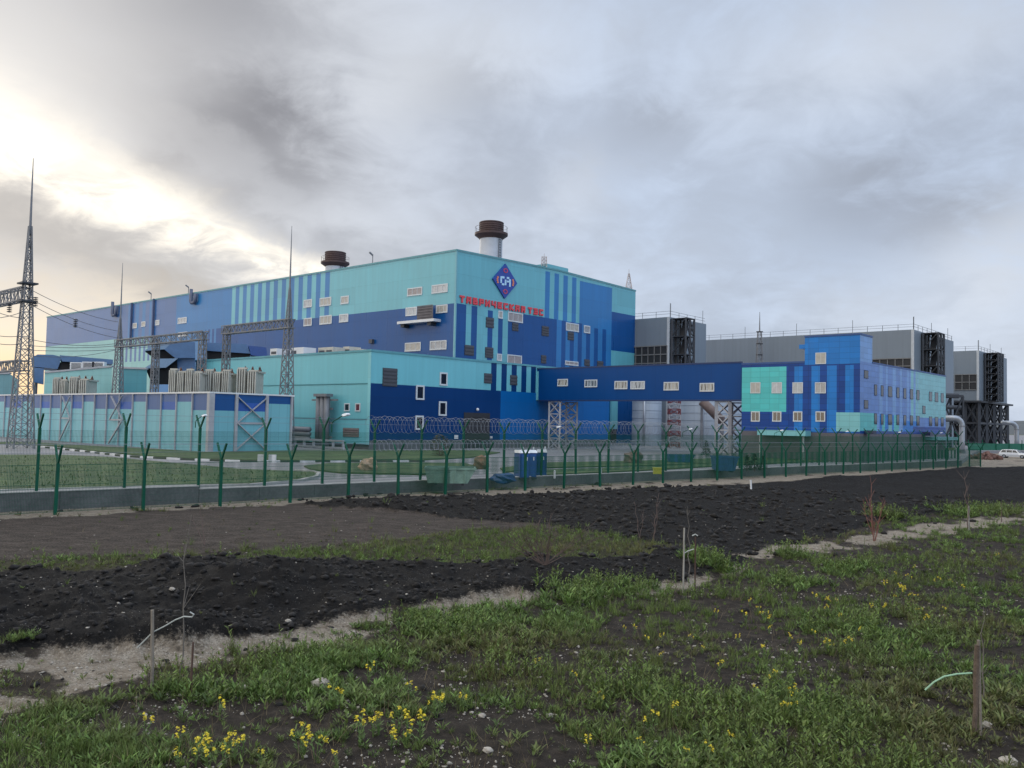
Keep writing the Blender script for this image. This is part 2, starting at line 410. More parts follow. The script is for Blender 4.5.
def truss(mb, p, q, w, h, n, ch=0.12, br=0.06):
    p, q = Vector(p), Vector(q); d = (q - p).normalized(); s_ = d.cross(UP).normalized()
    def crn(t):
        c = p + (q - p) * t
        return [c + s_ * (a * w / 2) + UP * (b * h / 2) for a, b in ((-1, -1), (1, -1), (1, 1), (-1, 1))]
    A, B = crn(0), crn(1)
    for i in range(4): mb.beam(A[i], B[i], ch)
    for k in range(n):
        A, B = crn(k / n), crn((k + 1) / n)
        for i in range(4):
            j = (i + 1) % 4; mb.beam(A[i] if k % 2 else A[j], B[j] if k % 2 else B[i], br); mb.beam(B[i], B[j], br)
SITE = 0.5
# ------------------------------------------------------------------ turbine hall
C = at_y(455.8, 300, 128.0)
HL = Facade(C, DL, -DR); HR = Facade(C, DR, -DL)
LL = HL.u(46.5, 330); LR = HR.u(635.2, 320)
H = (HL.v(456.6, 250.4) + HR.v(635.9, 290.9) + HL.v(47.5, 318.4)) / 3
vb = (HL.v(455.5, 303.4) + HL.v(231.7, 326.6) + HR.v(578.9, 323.1)) / 3
hall = thing('turbine_hall', 'huge turbine hall in teal and blue stripes with diamond emblem and red lettering', 'power plant', (C.x, C.y, SITE))
V0 = SITE - 0.3
recs = []
uT = HL.u(330, 275); uS = HL.u(232, 300)
recs.append((uS, vb, LL, H, VIOL))
recs.append((HL.u(205, 320), vb, uS, H, BLUE)); recs.append((uS, vb, HL.u(176, 320), H, BLUE))
recs.append((uT, vb, uS, H, BLUE))
recs.append((0, vb, uT, H, TEAL))
n = 12; P_ = (uS - uT) / n
for i in range(n): recs.append((uT + (i + 0.5) * P_, vb, uT + (i + 1) * P_, H, TEAL))
for x0, x1 in ((128, 131), (135, 138.5), (142, 145), (149, 151), (160, 163), (167, 170)): recs.append((HL.u(x1, 325), vb, HL.u(x0, 325), H, BLUE if x0 < 150 else VIOL))
# lower band
recs.append((HL.u(118, 355), V0, LL, vb, PALETEAL))
recs.append((HL.u(152, 355), V0, HL.u(118, 355), vb, PALETEAL))
for i in range(7):
    x = 121 + i * 4.4; recs.append((HL.u(x + 2.0, 355), HL.v(135, 361.5), HL.u(x, 355), vb, VIOL))
recs.append((HL.u(205, 340), V0, HL.u(152, 340), vb, BLUE))
for i in range(3):
    x = 206 + i * 4; recs.append((HL.u(x + 2, 335), V0, HL.u(x, 335), vb, BLUE))
mb = MB(); mats = []
facade_mesh(mb, HL, 0, V0, LL, H, recs, mats, DBLUE)
rr = []
U = lambda x, y=300: HR.u(x, y)
vtop = H
rr.append((0, vb, LR, H, TEAL))
ST = (U(570, 320) - U(545.3, 270)) / 3.0
s0 = U(545.5, 270)
per = (U(572.3, 275) - s0) / 3
for i in range(4): rr.append((s0 + i * per, vb, s0 + (i + 0.5) * per, H, BLUE))
ub0, ub1 = U(579.6, 300), U(611.8, 310)
rr.append((ub0, V0, ub1, H - 0.35, BLUE))
rr.append((ub1, V0, LR, HR.v(623, 313.7), DBLUE)); rr.append((ub1, HR.v(623, 372), LR, HR.v(623, 351.8), TEAL))
# mid-blue zone with dark stripes below the line
uz = U(556.6, 335); rr.append((uz, V0, ub0, vb, BLUE))
for (x0, x1), yt in zip(((561.3, 565.5), (569.8, 573.8), (577.8, 581.8), (586, 590), (594, 597.9), (602.2, 606)), (321, 322, 326, 329, 328, 329)):
    rr.append((U(x0, 345), V0, U(x1, 345), min(vb, HR.v(x0, yt)) if x0 > 579 else vb, DBLUE))
# teal / blue ribbons next to the corner
for x0, x1, y0, y1 in ((465.9, 471.2, 303, 345.5), (477, 508, 303, 372)):
    rr.append((U(x0, 325), HR.v(x0, y1), U(x1, 325), vb, TEAL))
for x0, x1, y0, y1 in ((487.4, 492.4, 310, 360), (498, 502.5, 318.5, 354)):
    rr.append((U(x0, 335), HR.v(x0, y1), U(x1, 335), HR.v(x0, y0), DBLUE))
facade_mesh(mb, HR, 0, V0, LR, H, rr, mats, DBLUE)
ur = LR * 0.5; vr = max(H + 0.3, HR.v(546.0, 268.2))
mats.append(GREY); gi = mats.index(GREY); ti = mats.index(TEAL)
mb.face([HR.P(0, H), HR.P(LR, H), HR.P(ur, vr)], ti, [(0, H), (LR, H), (ur, vr)])
bk = DL * LL
mb.face([HR.P(0, H), HR.P(ur, vr), HR.P(ur, vr) + bk, HR.P(0, H) + bk], gi); mb.face([HR.P(ur, vr), HR.P(LR, H), HR.P(LR, H) + bk, HR.P(ur, vr) + bk], gi)
mb.face([HR.P(LR, V0), HR.P(LR, V0) + bk, HR.P(LR, H) + bk, HR.P(LR, H)], mats.index(VIOL))
mb.face([HR.P(0, V0) + bk, HR.P(0, H) + bk, HR.P(ur, vr) + bk, HR.P(LR, H) + bk, HR.P(LR, V0) + bk], mats.index(VIOL))
mb.build('wall', mats, hall)
# coping strips along the eaves
cp = MB()
cp.obox(HL.P(-0.10, H, 0.02), DL * (LL + 0.2), -DR * 0.10, UP * 0.28)
for a, b in (((0, H), (ur, vr)), ((ur, vr), (LR, H))):
    p, q = HR.P(*a, 0.03), HR.P(*b, 0.03); cp.obox(p, q - p, -DL * 0.10, UP * 0.26)
cp.build('roof_coping', mat('teal_coping', (0.09, 0.27, 0.31), 0.5), hall)
ct = MB(); ct.obox(HL.P(-0.12, V0, 0.04), DL * 0.42, -DR * -0.05, UP * (H - V0 - 0.02))
ct.obox(HR.P(-0.11, V0, 0.05), DR * 0.22, -DL * 0.05, UP * (H - V0 - 0.02)); ct.build('corner_trim', cladding('corner_trim_teal', (0.16, 0.40, 0.47), 2, 3), hall)
for x0, y0, x1, y1, nu in ((304, 299.5, 312.3, 307.5, 2), (320, 297.5, 331.5, 306, 3), (341, 296, 349, 304, 2), (304, 318, 312, 326, 2), (320, 315.5, 332, 324.3, 3), (339.5, 314, 348.5, 322.3, 2)):
    window(HL, HL.rect(x0, y0, x1, y1), hall, CREAM, 0.28, nu)
for x0, y0, x1, y1, pm in ((407.6, 287.6, 422.5, 295.6, PINKPANE), (432, 284.3, 448, 293, PINKPANE), (406, 307.2, 417, 315.8, CREAM), (436.3, 304.8, 447.8, 313, CREAM), (405.2, 342.5, 421, 351.3, CREAM), (430.2, 340.6, 446.8, 349.8, CREAM)):
    window(HL, HL.rect(x0, y0, x1, y1), hall, pm, 0.24, 3)
for x, y in ((135, 325.5), (143.5, 324), (157.5, 322.5)): window(HL, HL.rect(x - 2, y - 2.5, x + 2.2, y + 2.8), hall, CREAM, 0.3, 1)
window(HL, HL.rect(178, 317.5, 187, 323.5), hall, CREAM, 0.3, 3); window(HL, HL.rect(178.5, 332, 187.5, 336.5), hall, CREAM, 0.3, 3)
for x0, y0, x1, y1, nu in ((498.1, 310.8, 502.6, 318.6, 1), (507.8, 312.6, 522.6, 322.2, 3), (496.8, 353.8, 501.6, 361, 1), (507, 355, 521.5, 364.3, 2), (565.8, 323.2, 578.6, 331.4, 3), (583.8, 325.6, 589.8, 333.2, 1), (565, 361.2, 578, 365.5, 3)):
    window(HR, HR.rect(x0, y0, x1, y1), hall, PINKPANE if nu > 1 else GREYPANE, 0.24, nu)
for x0, y0, x1, y1 in ((485.8, 317.6, 493.6, 327.8), (485, 347.3, 493, 358), (464.4, 345.2, 473.6, 355.4), (512, 322.9, 518.2, 331), (541.6, 326.2, 548.6, 336), (541, 355.2, 546, 363.4), (567.6, 332, 573.6, 340.2), (584.2, 359.4, 589.6, 366), (597, 361, 603, 367)):
    louvre(HR, HR.rect(x0, y0, x1, y1), hall)
# maintenance platform on the long wall
HLo = Facade(C - DR * 1.5, DL, -DR)
pl = MB(); r = HLo.rect(397, 320.6, 433.5, 322.6); fbox(pl, HL, r[0], r[1], r[2], r[3] + 0.1, 0.0, 1.5)
for u in (r[0] + 1.0, r[2] - 1.2): pl.obox(HL.P(u, r[1] - 0.5, 0.0), DL * 0.8, -DR * 1.1, UP * 0.5, 1)
plat = pl.build('balcony', [WHITE, DSTEEL], hall)
rl = MB(); q = HLo.rect(417, 305.6, 432, 320.4)
for i in range(14):
    u = q[0] + (q[2] - q[0]) * i / 13; fbox(rl, HL, u - 0.06, q[1] + 0.15, u + 0.06, q[3], 1.35, 1.43)
for i in range(6):
    z = q[1] + 0.15 + (q[3] - q[1] - 0.15) * i / 5; fbox(rl, HL, q[0], z - 0.05, q[2], z + 0.05, 1.44, 1.49)
fbox(rl, HL, q[0], q[1] + .1, q[2], q[3] - .1, 1.28, 1.34); rl.build('louvre_screen', mat('brown_grey_screen', (0.15, 0.14, 0.15), 0.6), plat)
# downpipes and U-shaped roof vents on the long wall
for x, y0, y1 in ((132, 303, 348), (154, 299, 348)):
    u = HL.u(x, 320); b = MB(); b.tube([HL.P(u, HL.v(x, y0), 0.25), HL.P(u, HL.v(x, y1), 0.25)], 0.22, 8); b.build('downpipe', mat('pipe_slate', (0.05, 0.08, 0.17), 0.5), hall)
for x, y0, y1 in ((116, 303.5, 316), (195.2, 291, 303.5)):
    u = HL.u(x, y1); za, zb = HL.v(x, y0), HL.v(x, y1); b = MB(); w = 1.9
    b.tube([HL.P(u + w / 2, za + 0.4, 0.5), HL.P(u + w / 2, zb + 0.5, 0.5), HL.P(u + w * 0.3, zb + 0.1, 0.5), HL.P(u - w * 0.3, zb + 0.1, 0.5), HL.P(u - w / 2, zb + 0.5, 0.5), HL.P(u - w / 2, za - 0.7, 0.5)], 0.36, 10)
    b.build('vent_pipe', mat('vent_pipe_paint', (0.08, 0.10, 0.16), 0.5), hall, True)
b = MB(); r = HL.rect(371, 339.5, 374.3, 343.5); fbox(b, HL, r[0], r[1], r[2], r[3], 0, 0.5); b.build('vent_box', LOUV, hall)
# emblem
eu0, eu1 = U(491.8, 279), U(516.2, 283); ev1, ev0 = HR.v(504.4, 263.8), HR.v(503.6, 298.6)
ec, ez = (eu0 + eu1) / 2, (ev0 + ev1) / 2; ew, eh = (eu1 - eu0) / 2, (ev1 - ev0) / 2
def epoly(b, pts, o0, o1, mi=0): b.prism([HR.P(ec + x * ew, ez + y * eh, o0) for x, y in pts], HR.n * (o1 - o0), mi)
b = MB(); epoly(b, [(-1, 0), (0, -1), (1, 0), (0, 1)], 0.02, 0.25); emb = b.build('emblem', LOGOB, hall)
b = MB(); W = [(-0.52, 0.02, -0.36, 0.02)]
for q in ([(-.42, -.16), (-.30, -.16), (-.30, .22), (-.42, .22)], [(-.297, .12), (-.10, .12), (-.10, .24), (-.297, .24)], [(-.297, -.27), (-.10, -.27), (-.10, -.16), (-.297, -.16)], [(-.06, -.24), (.07, -.24), (.07, .08), (-.06, .08)], [(.10, .14), (.297, .14), (.297, .26), (.10, .26)], [(.30, -.28), (.42, -.28), (.42, .16), (.30, .16)], [(.12, -.05), (.297, -.05), (.297, .05), (.12, .05)]):
    epoly(b, q, 0.252, 0.32)
b.build('white_figure', LOGOW, emb)
b = MB()
for cy in (0.60, -0.60):
    for k in range(8):
        a0, a1 = k * pi / 4, (k + 1) * pi / 4 - 0.12; r0, r1 = 0.11, 0.19
        epoly(b, [(r1 * cos(a0), cy + r1 * 0.72 * sin(a0)), (r1 * cos(a1), cy + r1 * 0.72 * sin(a1)), (r0 * cos(a1), cy + r0 * 0.72 * sin(a1)), (r0 * cos(a0), cy + r0 * 0.72 * sin(a0))], 0.252, 0.31)
b.build('crimson_rings', LOGOR, emb)
b = MB()
for sx in (-1, 1):
    for k in range(4):
        y0, y1 = -0.2 + k * 0.1, -0.11 + k * 0.1; x0 = 0.50 + 0.10 * cos((y0 + 0.05) * 6)
        epoly(b, [(sx * x0, y0), (sx * (x0 + 0.11), y0), (sx * (x0 + 0.11), y1), (sx * x0, y1)], 0.252, 0.31)
b.build('orange_arcs', LOGOO, emb)
# red lettering
GL = {'Т': [((0, 1), (1, 1)), ((.5, 1), (.5, 0))], 'А': [((0, 0), (0.12, 1)), ((0.12, 1), (1, 1)), ((1, 1), (1, 0)), ((0.05, .42), (1, .42))], 'В': [((0, 0), (0, 1)), ((0, 1), (.85, 1)), ((.85, 1), (.85, .52)), ((0, .52), (1, .52)), ((1, .52), (1, 0)), ((0, 0), (1, 0))],
      'Р': [((0, 0), (0, 1)), ((0, 1), (1, 1)), ((1, 1), (1, .42)), ((0, .42), (1, .42))], 'И': [((0, 0), (0, 1)), ((0, .05), (1, .95)), ((1, 0), (1, 1))], 'Ч': [((0, 1), (0, .45)), ((0, .45), (1, .45)), ((1, 1), (1, 0))],
      'Е': [((0, 0), (0, 1)), ((0, 1), (1, 1)), ((0, .5), (.85, .5)), ((0, 0), (1, 0))], 'С': [((0, 0), (0, 1)), ((0, 1), (1, 1)), ((0, 0), (1, 0))], 'К': [((0, 0), (0, 1)), ((0, .5), (1, 1)), ((.1, .5), (1, 0))],
      'Я': [((1, 0), (1, 1)), ((0, 1), (1, 1)), ((0, 1), (0, .5)), ((0, .5), (1, .5)), ((.5, .5), (0, 0))], 'Э': [((1, 0), (1, 1)), ((0, 1), (1, 1)), ((0, 0), (1, 0)), ((.2, .5), (1, .5))]}
vz1 = (HR.v(461, 295.4) + HR.v(541, 309.4)) / 2; vz0 = (HR.v(463, 302.9) + HR.v(541, 315.7)) / 2
def word(txt, ua, ub):
    pitch = (ub - ua) / (len(txt) - 0.28); w = pitch * 0.72; sw = w * 0.30
    for i, ch in enumerate(txt):
        x = ua + i * pitch; b = MB(); hh = vz1 - vz0
        for k, (p, q) in enumerate(GL[ch]):
            P_, Q_ = [Vector((x + sw / 2 + a[0] * (w - sw), vz0 + sw / 2 + a[1] * (hh - sw))) for a in (p, q)]
            d = (Q_ - P_).normalized(); P_ -= d * sw / 2; Q_ += d * sw / 2; nn = Vector((-d.y, d.x)) * sw / 2; o1 = 0.14 + 0.004 * k
            b.prism([HR.P(*(P_ + nn), 0.05), HR.P(*(Q_ + nn), 0.05), HR.P(*(Q_ - nn), 0.05), HR.P(*(P_ - nn), 0.05)], HR.n * o1)
        b.build('sign_letter', RED, hall)
word('ТАВРИЧЕСКАЯ', U(459.3, 299), U(524.6, 307)); word('ТЭС', U(527.6, 310), U(542.6, 312))
# penthouse, lattice aerial and lamps on the roof
ph = MB(); u0, u1 = U(549.5, 265), U(571, 268); v1 = HR.v(550, 263.8)
ph.obox(HR.P(u0, H - 0.5, -0.6), DR * (u1 - u0), DL * 6, UP * (v1 - H + 0.6)); ph.build('roof_penthouse', TEAL, hall)
for i, (x, yb, yt) in enumerate(((549.5, 267, 254.5), (634, 288.5, 270))):
    p = HR.P(U(x, yb), 0, -1.2); zb = HR.v(x, yb) - 0.5; zt = HR.v(x, yt) + 0.3
    b = MB(); lattice(b, (p.x, p.y), zb, zb + (zt - zb) * 0.8, 1.0 if i == 0 else 1.3, 0.8 if i == 0 else 0.25, 4, 0.10, 0.06); b.beam((p.x, p.y, zb + (zt - zb) * .6), (p.x, p.y, zt), 0.08)
    b.build('lattice_aerial', mat('pale_aerial_paint', (0.45, 0.42, 0.43), 0.6), hall)
for x in (370, 187, 150):
    u = HL.u(x, 270); b = MB(); z = H + 0.2; p = HL.P(u, z, -0.5); b.beam(p, p + UP * 1.5, 0.12); b.beam(p + UP * 1.5, p + UP * 1.9 - DR * 0.7, 0.22); b.build('roof_lamp', STEEL, hall)

# ------------------------------------------------------------------ chimneys
def chimney(px, ytop, yring, yband, ybase, Y, wpx, label):
    p = at_y(px, yring, Y); z = lambda y: at_y(px, y, Y).z
    R = wpx * Y / F / 2; t = thing('chimney', label, 'chimney', (p.x, p.y, H - 0.5), 'chimneys on the turbine hall roof')
    b = MB(); b.lathe((p.x, p.y, 0), [(R * 0.97, H - 2), (R * 0.97, z(yband))], 40); b.build('shaft', mat('chimney_pale_grey', (0.45, 0.49, 0.55), 0.5, var=.1, scale=.6), t, True)
    b = MB(); zt, zr = z(ytop), z(yring)
    b.lathe((p.x, p.y, 0), [(R * 1.02, z(yband)), (R * 1.02, zt), (R * 0.92, zt), (R * 0.92, zt - 2)], 40)
    for k in range(5): zz = zr + (zt - zr) * (k + 0.6) / 5; b.lathe((p.x, p.y, 0), [(R * 1.02, zz), (R * 1.06, zz + .05), (R * 1.06, zz + .2), (R * 1.02, zz + .25)], 40)
    b.build('chimney_cap', BROWN, t)
    b = MB(); b.lathe((p.x, p.y, 0), [(R * 1.03, zr - 0.9), (R * 1.42, zr - 0.35), (R * 1.42, zr), (R * 1.03, zr)], 40); b.build('ring_platform', BROWN, t)
    b = MB()
    for k in range(16):
        a = k * pi / 8; q = Vector((p.x + R * 1.38 * cos(a), p.y + R * 1.38 * sin(a), zr - .01)); b.beam(q, q + UP * 1.0, 0.035)
    b.tube([(p.x + R * 1.38 * cos(k * pi / 12), p.y + R * 1.38 * sin(k * pi / 12), zr + 1.0) for k in range(25)], 0.025, 5, cap=False)
    b.build('guard_rail', BROWN, t)
    b = MB(); a0 = -0.75
    for s_ in (-.25, .25):
        q = Vector((p.x + R * 1.06 * cos(a0) - s_ * sin(a0), p.y + R * 1.06 * sin(a0) + s_ * cos(a0), H)); b.beam(q, q + UP * (zr - H), 0.09)
    for k in range(14): zz = H + k * (zr - H) / 14; b.beam((p.x + R * 1.06 * cos(a0) + .25 * sin(a0), p.y + R * 1.06 * sin(a0) - .25 * cos(a0), zz), (p.x + R * 1.06 * cos(a0) - .25 * sin(a0), p.y + R * 1.06 * sin(a0) + .25 * cos(a0), zz), 0.06)
    b.build('ladder', DSTEEL, t)
chimney(491.3, 223.4, 233.6, 239.5, 260, 143, 23.6, 'white chimney with brown cap rising above the diamond emblem')
chimney(335.2, 253.0, 262.4, 267, 274, 176, 20, 'farther brown-capped chimney, only its top showing over the long striped wall')

# ------------------------------------------------------------------ annex
A = at_y(370, 400, 102.0)
AL = Facade(A, DL, -DR); AR = Facade(A, DR, -DL)
La = AL.u(195.8, 362); Lr = AR.u(608.5, 420); Ha = (AL.v(370, 351.7) + AR.v(491, 362.3)) / 2
annex = thing('service_annex', 'low teal annex with dark blue lower wall and roller gate before the hall', 'building', (A.x, A.y, SITE))
mb = MB(); mats = []
facade_mesh(mb, AL, 0, 1.1, La, Ha, [], mats, ANNEX_TEAL)
vl = (AR.v(371, 383) + AR.v(489.8, 390) + AR.v(520.6, 392.3)) / 3; us = AR.u(490.8, 388)
rr = [(0, vl, Lr, Ha, ANNEX_TEAL), (AR.u(500.2, 420), V0, Lr, vl, ROYAL), (0, V0, Lr, SITE + 1.1, PLINTH)]
pr = (AR.u(521.2, 385) - us) / 3
for i in range(5): rr.append((us + i * pr, vl, us + (i + 0.52) * pr, Ha, NAVY))
facade_mesh(mb, AR, 0, V0, Lr, Ha, rr, mats, NAVY)
mats.append(GREY); mats.append(PLINTH); gi, pi_ = mats.index(GREY), mats.index(PLINTH)
dd = DR * min(Lr, 60)
mb.face([AL.P(0, Ha), AL.P(0, Ha) + DR * 19, AL.P(La, Ha) + DR * 19, AL.P(La, Ha)], gi)
mb.face([AR.P(0, Ha), AR.P(Lr, Ha), AR.P(Lr, Ha, -7), AR.P(0, Ha, -7)][::-1], gi)
mb.face([AL.P(La, V0), AL.P(La, Ha), AL.P(La, Ha) + DR * 19, AL.P(La, V0) + DR * 19], mats.index(ANNEX_TEAL), [(0, V0), (0, Ha), (19, Ha), (19, V0)])
mb.face([AR.P(Lr, V0), AR.P(Lr, Ha), AR.P(Lr, Ha, -4.5), AR.P(Lr, V0, -4.5)][::-1], mats.index(ROYAL))
mb.obox(AL.P(0.3, V0, -0.25), DL * (La - 0.4), DR * 1.0, UP * (1.1 - V0), pi_)
mb.build('wall', mats, annex)
cp = MB(); cp.obox(AL.P(-0.06, Ha - 0.02, 0.02), DL * (La + 0.1), -DR * 0.08, UP * 0.25); cp.obox(AR.P(-0.08, Ha - 0.02, 0.03), DR * Lr, -DL * 0.08, UP * 0.25); cp.build('roof_coping', mat('annex_coping', (0.09, 0.30, 0.36), 0.5), annex)
ct = MB(); ct.obox(AL.P(-0.1, 1.1, 0.04), DL * 0.5, DR * -0.05, UP * (Ha - 1.2)); ct.build('corner_trim', cladding('corner_trim_pale', (0.20, 0.52, 0.58), 2, 3), annex)
for x0, y0, x1, y1 in ((320.5, 402.8, 325.8, 411.2), (344.6, 403.2, 350, 411.2), (355.6, 403.2, 360.6, 411.4)): window(AL, AL.rect(x0, y0, x1, y1), annex, GLASS if x0 < 350 else mat('dark_red_pane', (0.09, 0.015, 0.03), 0.2), 0.18, 1)
r = AL.rect(343.4, 428, 359, 437); louvre(AL, r, annex, mat('brown_grey_louvre', (0.15, 0.13, 0.13), 0.6), step=0.25)
for x0, y0, x1, y1 in ((415.8, 385.2, 424, 399.8), (439.6, 372.4, 447.2, 385.6), (438.6, 401.4, 446.3, 415.8), (415.2, 415.6, 423.2, 429.8)): window(AR, AR.rect(x0, y0, x1, y1), annex, GLASS, 0.28, 1)
for x0, y0, x1, y1 in ((382.5, 368.2, 397, 386.4), (484, 373.4, 491.6, 383.4), (510, 375.2, 517, 385.2)): louvre(AR, AR.rect(x0, y0, x1, y1), annex)
r = AR.rect(463.5, 412.8, 489.3, 441); g = MB(); fbox(g, AR, r[0], V0, r[2], r[3], 0.0, 0.08)
for i in range(1, 9): z = V0 + (r[3] - V0) * i / 9; fbox(g, AR, r[0] + .1, z - .05, r[2] - .1, z + .05, 0.08, 0.13)
g.build('roller_gate', mat('charcoal_gate', (0.028, 0.03, 0.036), 0.5), annex)
b = MB(); p = AR.hit(476, 409.5) + AR.n * 0.3; b.blob(p, 0.2, 3, amp=0.05); b.build('wall_lamp', CABINW, annex, True)
for x, y, s_ in ((456, 437, 3.8), (491, 437.3, 2.2)): r = AR.rect(x - s_ / 2, y - s_ / 2, x + s_ / 2, y + s_ / 2); b = MB(); fbox(b, AR, *r, 0.02, 0.08); b.build('notice_plate', WHITE, annex)
b = MB()
for y in (383.6, 419.4): z = AL.v(368, y); fbox(b, AL, 0.5, z - 0.05, La - 0.4, z + 0.05, 0.01, 0.05)
b.build('panel_joint', mat('joint_dark_teal', (0.03, 0.17, 0.20), 0.6), annex)
# stand-up panels and boxes on the annex roof
for k, (x0, x1, y0, y1) in enumerate(((270, 281, 348.8, 358), (290, 311.5, 348, 357), (318, 341, 347.8, 354.5), (343, 352, 346.8, 353.5), (354, 367, 349.5, 353))):
    p0 = at_y(x0, y1, 116); p1 = at_y(x1, y1, 116); z1 = at_y(x0, y0, 116).z; b = MB()
    L = abs((p1 - p0).length) * 1.05; o = p0
    e = -DL
    b.obox((o.x, o.y, Ha), e * L, DR * 2.0, UP * (z1 - Ha))
    for i in range(max(1, int(L / 1.6))): b.obox(Vector((o.x, o.y, Ha + 0.4)) + e * (0.3 + i * 1.6) - DR * 0.06, e * 1.1, DR * 0.055, UP * (z1 - Ha - 0.8), 1)
    c0 = b.build('rooftop_unit', [WHITE if k < 2 else BEIGE, LOUV], None)
    lab = ['white cooling box at the left end of the annex roof', 'wide white cooling box beside the lattice mast on the annex roof', 'long beige unit on the annex roof near the corner', 'small raised beige unit between two others on the annex roof', 'flat beige unit at the annex roof corner'][k]
    tag(c0, lab, 'roof unit')
# grey duct riser with cross arms on the annex wall
t = thing('duct_riser', 'tall grey duct riser with cross arms on the teal annex wall', 'duct', AL.P(AL.u(331, 420), SITE, 1.2))
b = MB()
u0, u1 = AL.u(336.5, 420), AL.u(324.5, 420); zt = AL.v(331, 397)
for k in range(3):
    u = u0 + (u1 - u0) * (k + .5) / 3; b = MB(); b.tube([AL.P(u, SITE, 1.2), AL.P(u, zt, 1.2)], abs(u1 - u0) * 0.155, 10); b.build('pipe', STEEL, t, True)
b = MB(); fbox(b, AL, u0 - 1.3, zt - 0.5, u1 + 1.4, zt - 0.3, 0.8, 1.0)
for z in (AL.v(331, 424), AL.v(331, 438), AL.v(331, 410)): fbox(b, AL, u0 - .3, z, u1 + .3, z + 0.25, 0.75, 0.95)
fbox(b, AL, u0 - .1, zt, u1 + .1, zt + .35, 0.7, 1.7); b.build('bracket', STEEL, t)
# pipe rack and pale railing at the annex foot
t = thing('pipe_rack', 'low rack of grey pipes behind white posts at the foot of the annex', 'pipe rack', AL.P(AL.u(320, 450), SITE, 2.0))
b = MB(); ua, ub = AL.u(326, 440), AL.u(293, 440)
for z in (AL.v(310, 429), AL.v(310, 433.5), AL.v(310, 438)): b = MB(); b.tube([AL.P(ua, z, 2.5), AL.P(ub, z, 2.5)], 0.32, 8); b.build('pipe', STEEL, t, True)
b = MB(); ua, ub = AL.u(366, 446), AL.u(291, 446); zt = AL.v(330, 441)
for i in range(9): u = ua + (ub - ua) * i / 8; fbox(b, AL, u - .12, SITE, u + .12, zt + 0.1 - 0.05, 3.2, 3.44)
fbox(b, AL, ua, zt + .06, ub, zt + .3, 3.18, 3.46); fbox(b, AL, ua, SITE + 0.1, ub, SITE + .3, 3.17, 3.47)
b.build('frame', LATT, t)

# ------------------------------------------------------------------ hall lower features seen under the bridge
t = thing('teal_shaft', 'narrow teal shaft against the blue hall wall under the bridge', 'shaft', HR.P(HR.u(612, 420), SITE, 0.5))
b = MB(); r = HR.rect(609.6, 400, 615.4, 429); fbox(b, HR, r[0], r[1], r[2], HR.v(612, 390), 0.1, 0.5); b.build('casing', ANNEX_TEAL, t)
b = MB(); fbox(b, HR, r[0] + .2, SITE, r[2] - .2, r[1], 0.15, 0.45); b.build('leg', DSTEEL, t)

# ------------------------------------------------------------------ overhead bridge
B0 = AR.hit(537.0, 380); BF = Facade(B0, -DL, -DR)
ube = BF.u(742.0, 385); bz1 = (BF.v(537, 365.3) + BF.v(740, 367.6)) / 2; bz0 = (BF.v(537, 395.2) + BF.v(741, 405.2)) / 2
bridge = thing('overhead_bridge', 'enclosed navy blue walkway bridge on lattice legs between hall and offices', 'bridge', (B0.x, B0.y, bz0))
mb = MB(); mats = []
facade_mesh(mb, BF, 0.0, bz0, ube, bz1, [], mats, BRIDGE)
mats += [GREY]; bw = DR * 4.5
mb.face([BF.P(0, bz1), BF.P(ube, bz1), BF.P(ube, bz1) + bw, BF.P(0, bz1) + bw], 1)
mb.face([BF.P(0, bz0), BF.P(ube, bz0), BF.P(ube, bz0) + bw, BF.P(0, bz0) + bw][::-1], 1)
mb.face([BF.P(ube, bz0) + bw, BF.P(0, bz0) + bw, BF.P(0, bz1) + bw, BF.P(ube, bz1) + bw], 0, [(0, bz0), (ube, bz0), (ube, bz1), (0, bz1)])
mb.face([BF.P(0, bz0), BF.P(0, bz1), BF.P(0, bz1) + bw, BF.P(0, bz0) + bw], 0, [(0, bz0), (0, bz1), (4, bz1), (4, bz0)])
mb.build('wall', mats, bridge)
b = MB(); fbox(b, BF, -0.02, bz0 - 0.05, 0.32, bz1 - 0.3, 0.01, 0.14); b.build('edge_trim', ANNEX_TEAL, bridge)
b = MB(); fbox(b, BF, -0.02, bz1 - 0.02, ube, bz1 + 0.16, -0.1, 0.06); fbox(b, BF, 0.4, bz0 - 0.2, ube, bz0 - 0.01, -0.1, 0.05); b.build('edge_beam', mat('bridge_edge_navy', (0.004, 0.025, 0.10), 0.5), bridge)
for x0, y0, x1, y1, nu in ((557.8, 379, 568, 386.2, 3), (584.8, 379.7, 597.4, 387.2, 4), (614.8, 381, 627.6, 389.2, 4), (630.8, 381.2, 645, 389.2, 4), (664, 382, 679, 390.4, 4), (700, 383, 714.4, 391.6, 4)):
    r = BF.rect(x0, y0, x1, y1); w = window(BF, r, bridge, GREYPANE, 0.16, nu, name='window')
    k = MB(); du = (r[2] - r[0]) / nu
    for j in range(nu):
        if (j + int(x0)) % 3 == 0: continue
        ua_ = r[0] + du * j + .2; p = BF.P(ua_, r[1] + .2, 0.05); q = BF.P(ua_ + du - .4, r[3] - .2, 0.05)
        if j % 2: p, q = BF.P(ua_, r[3] - .2, 0.05), BF.P(ua_ + du - .4, r[1] + .2, 0.05)
        k.beam(p, q, 0.14, 0.02)
    k.build('brace', DSTEEL, w)
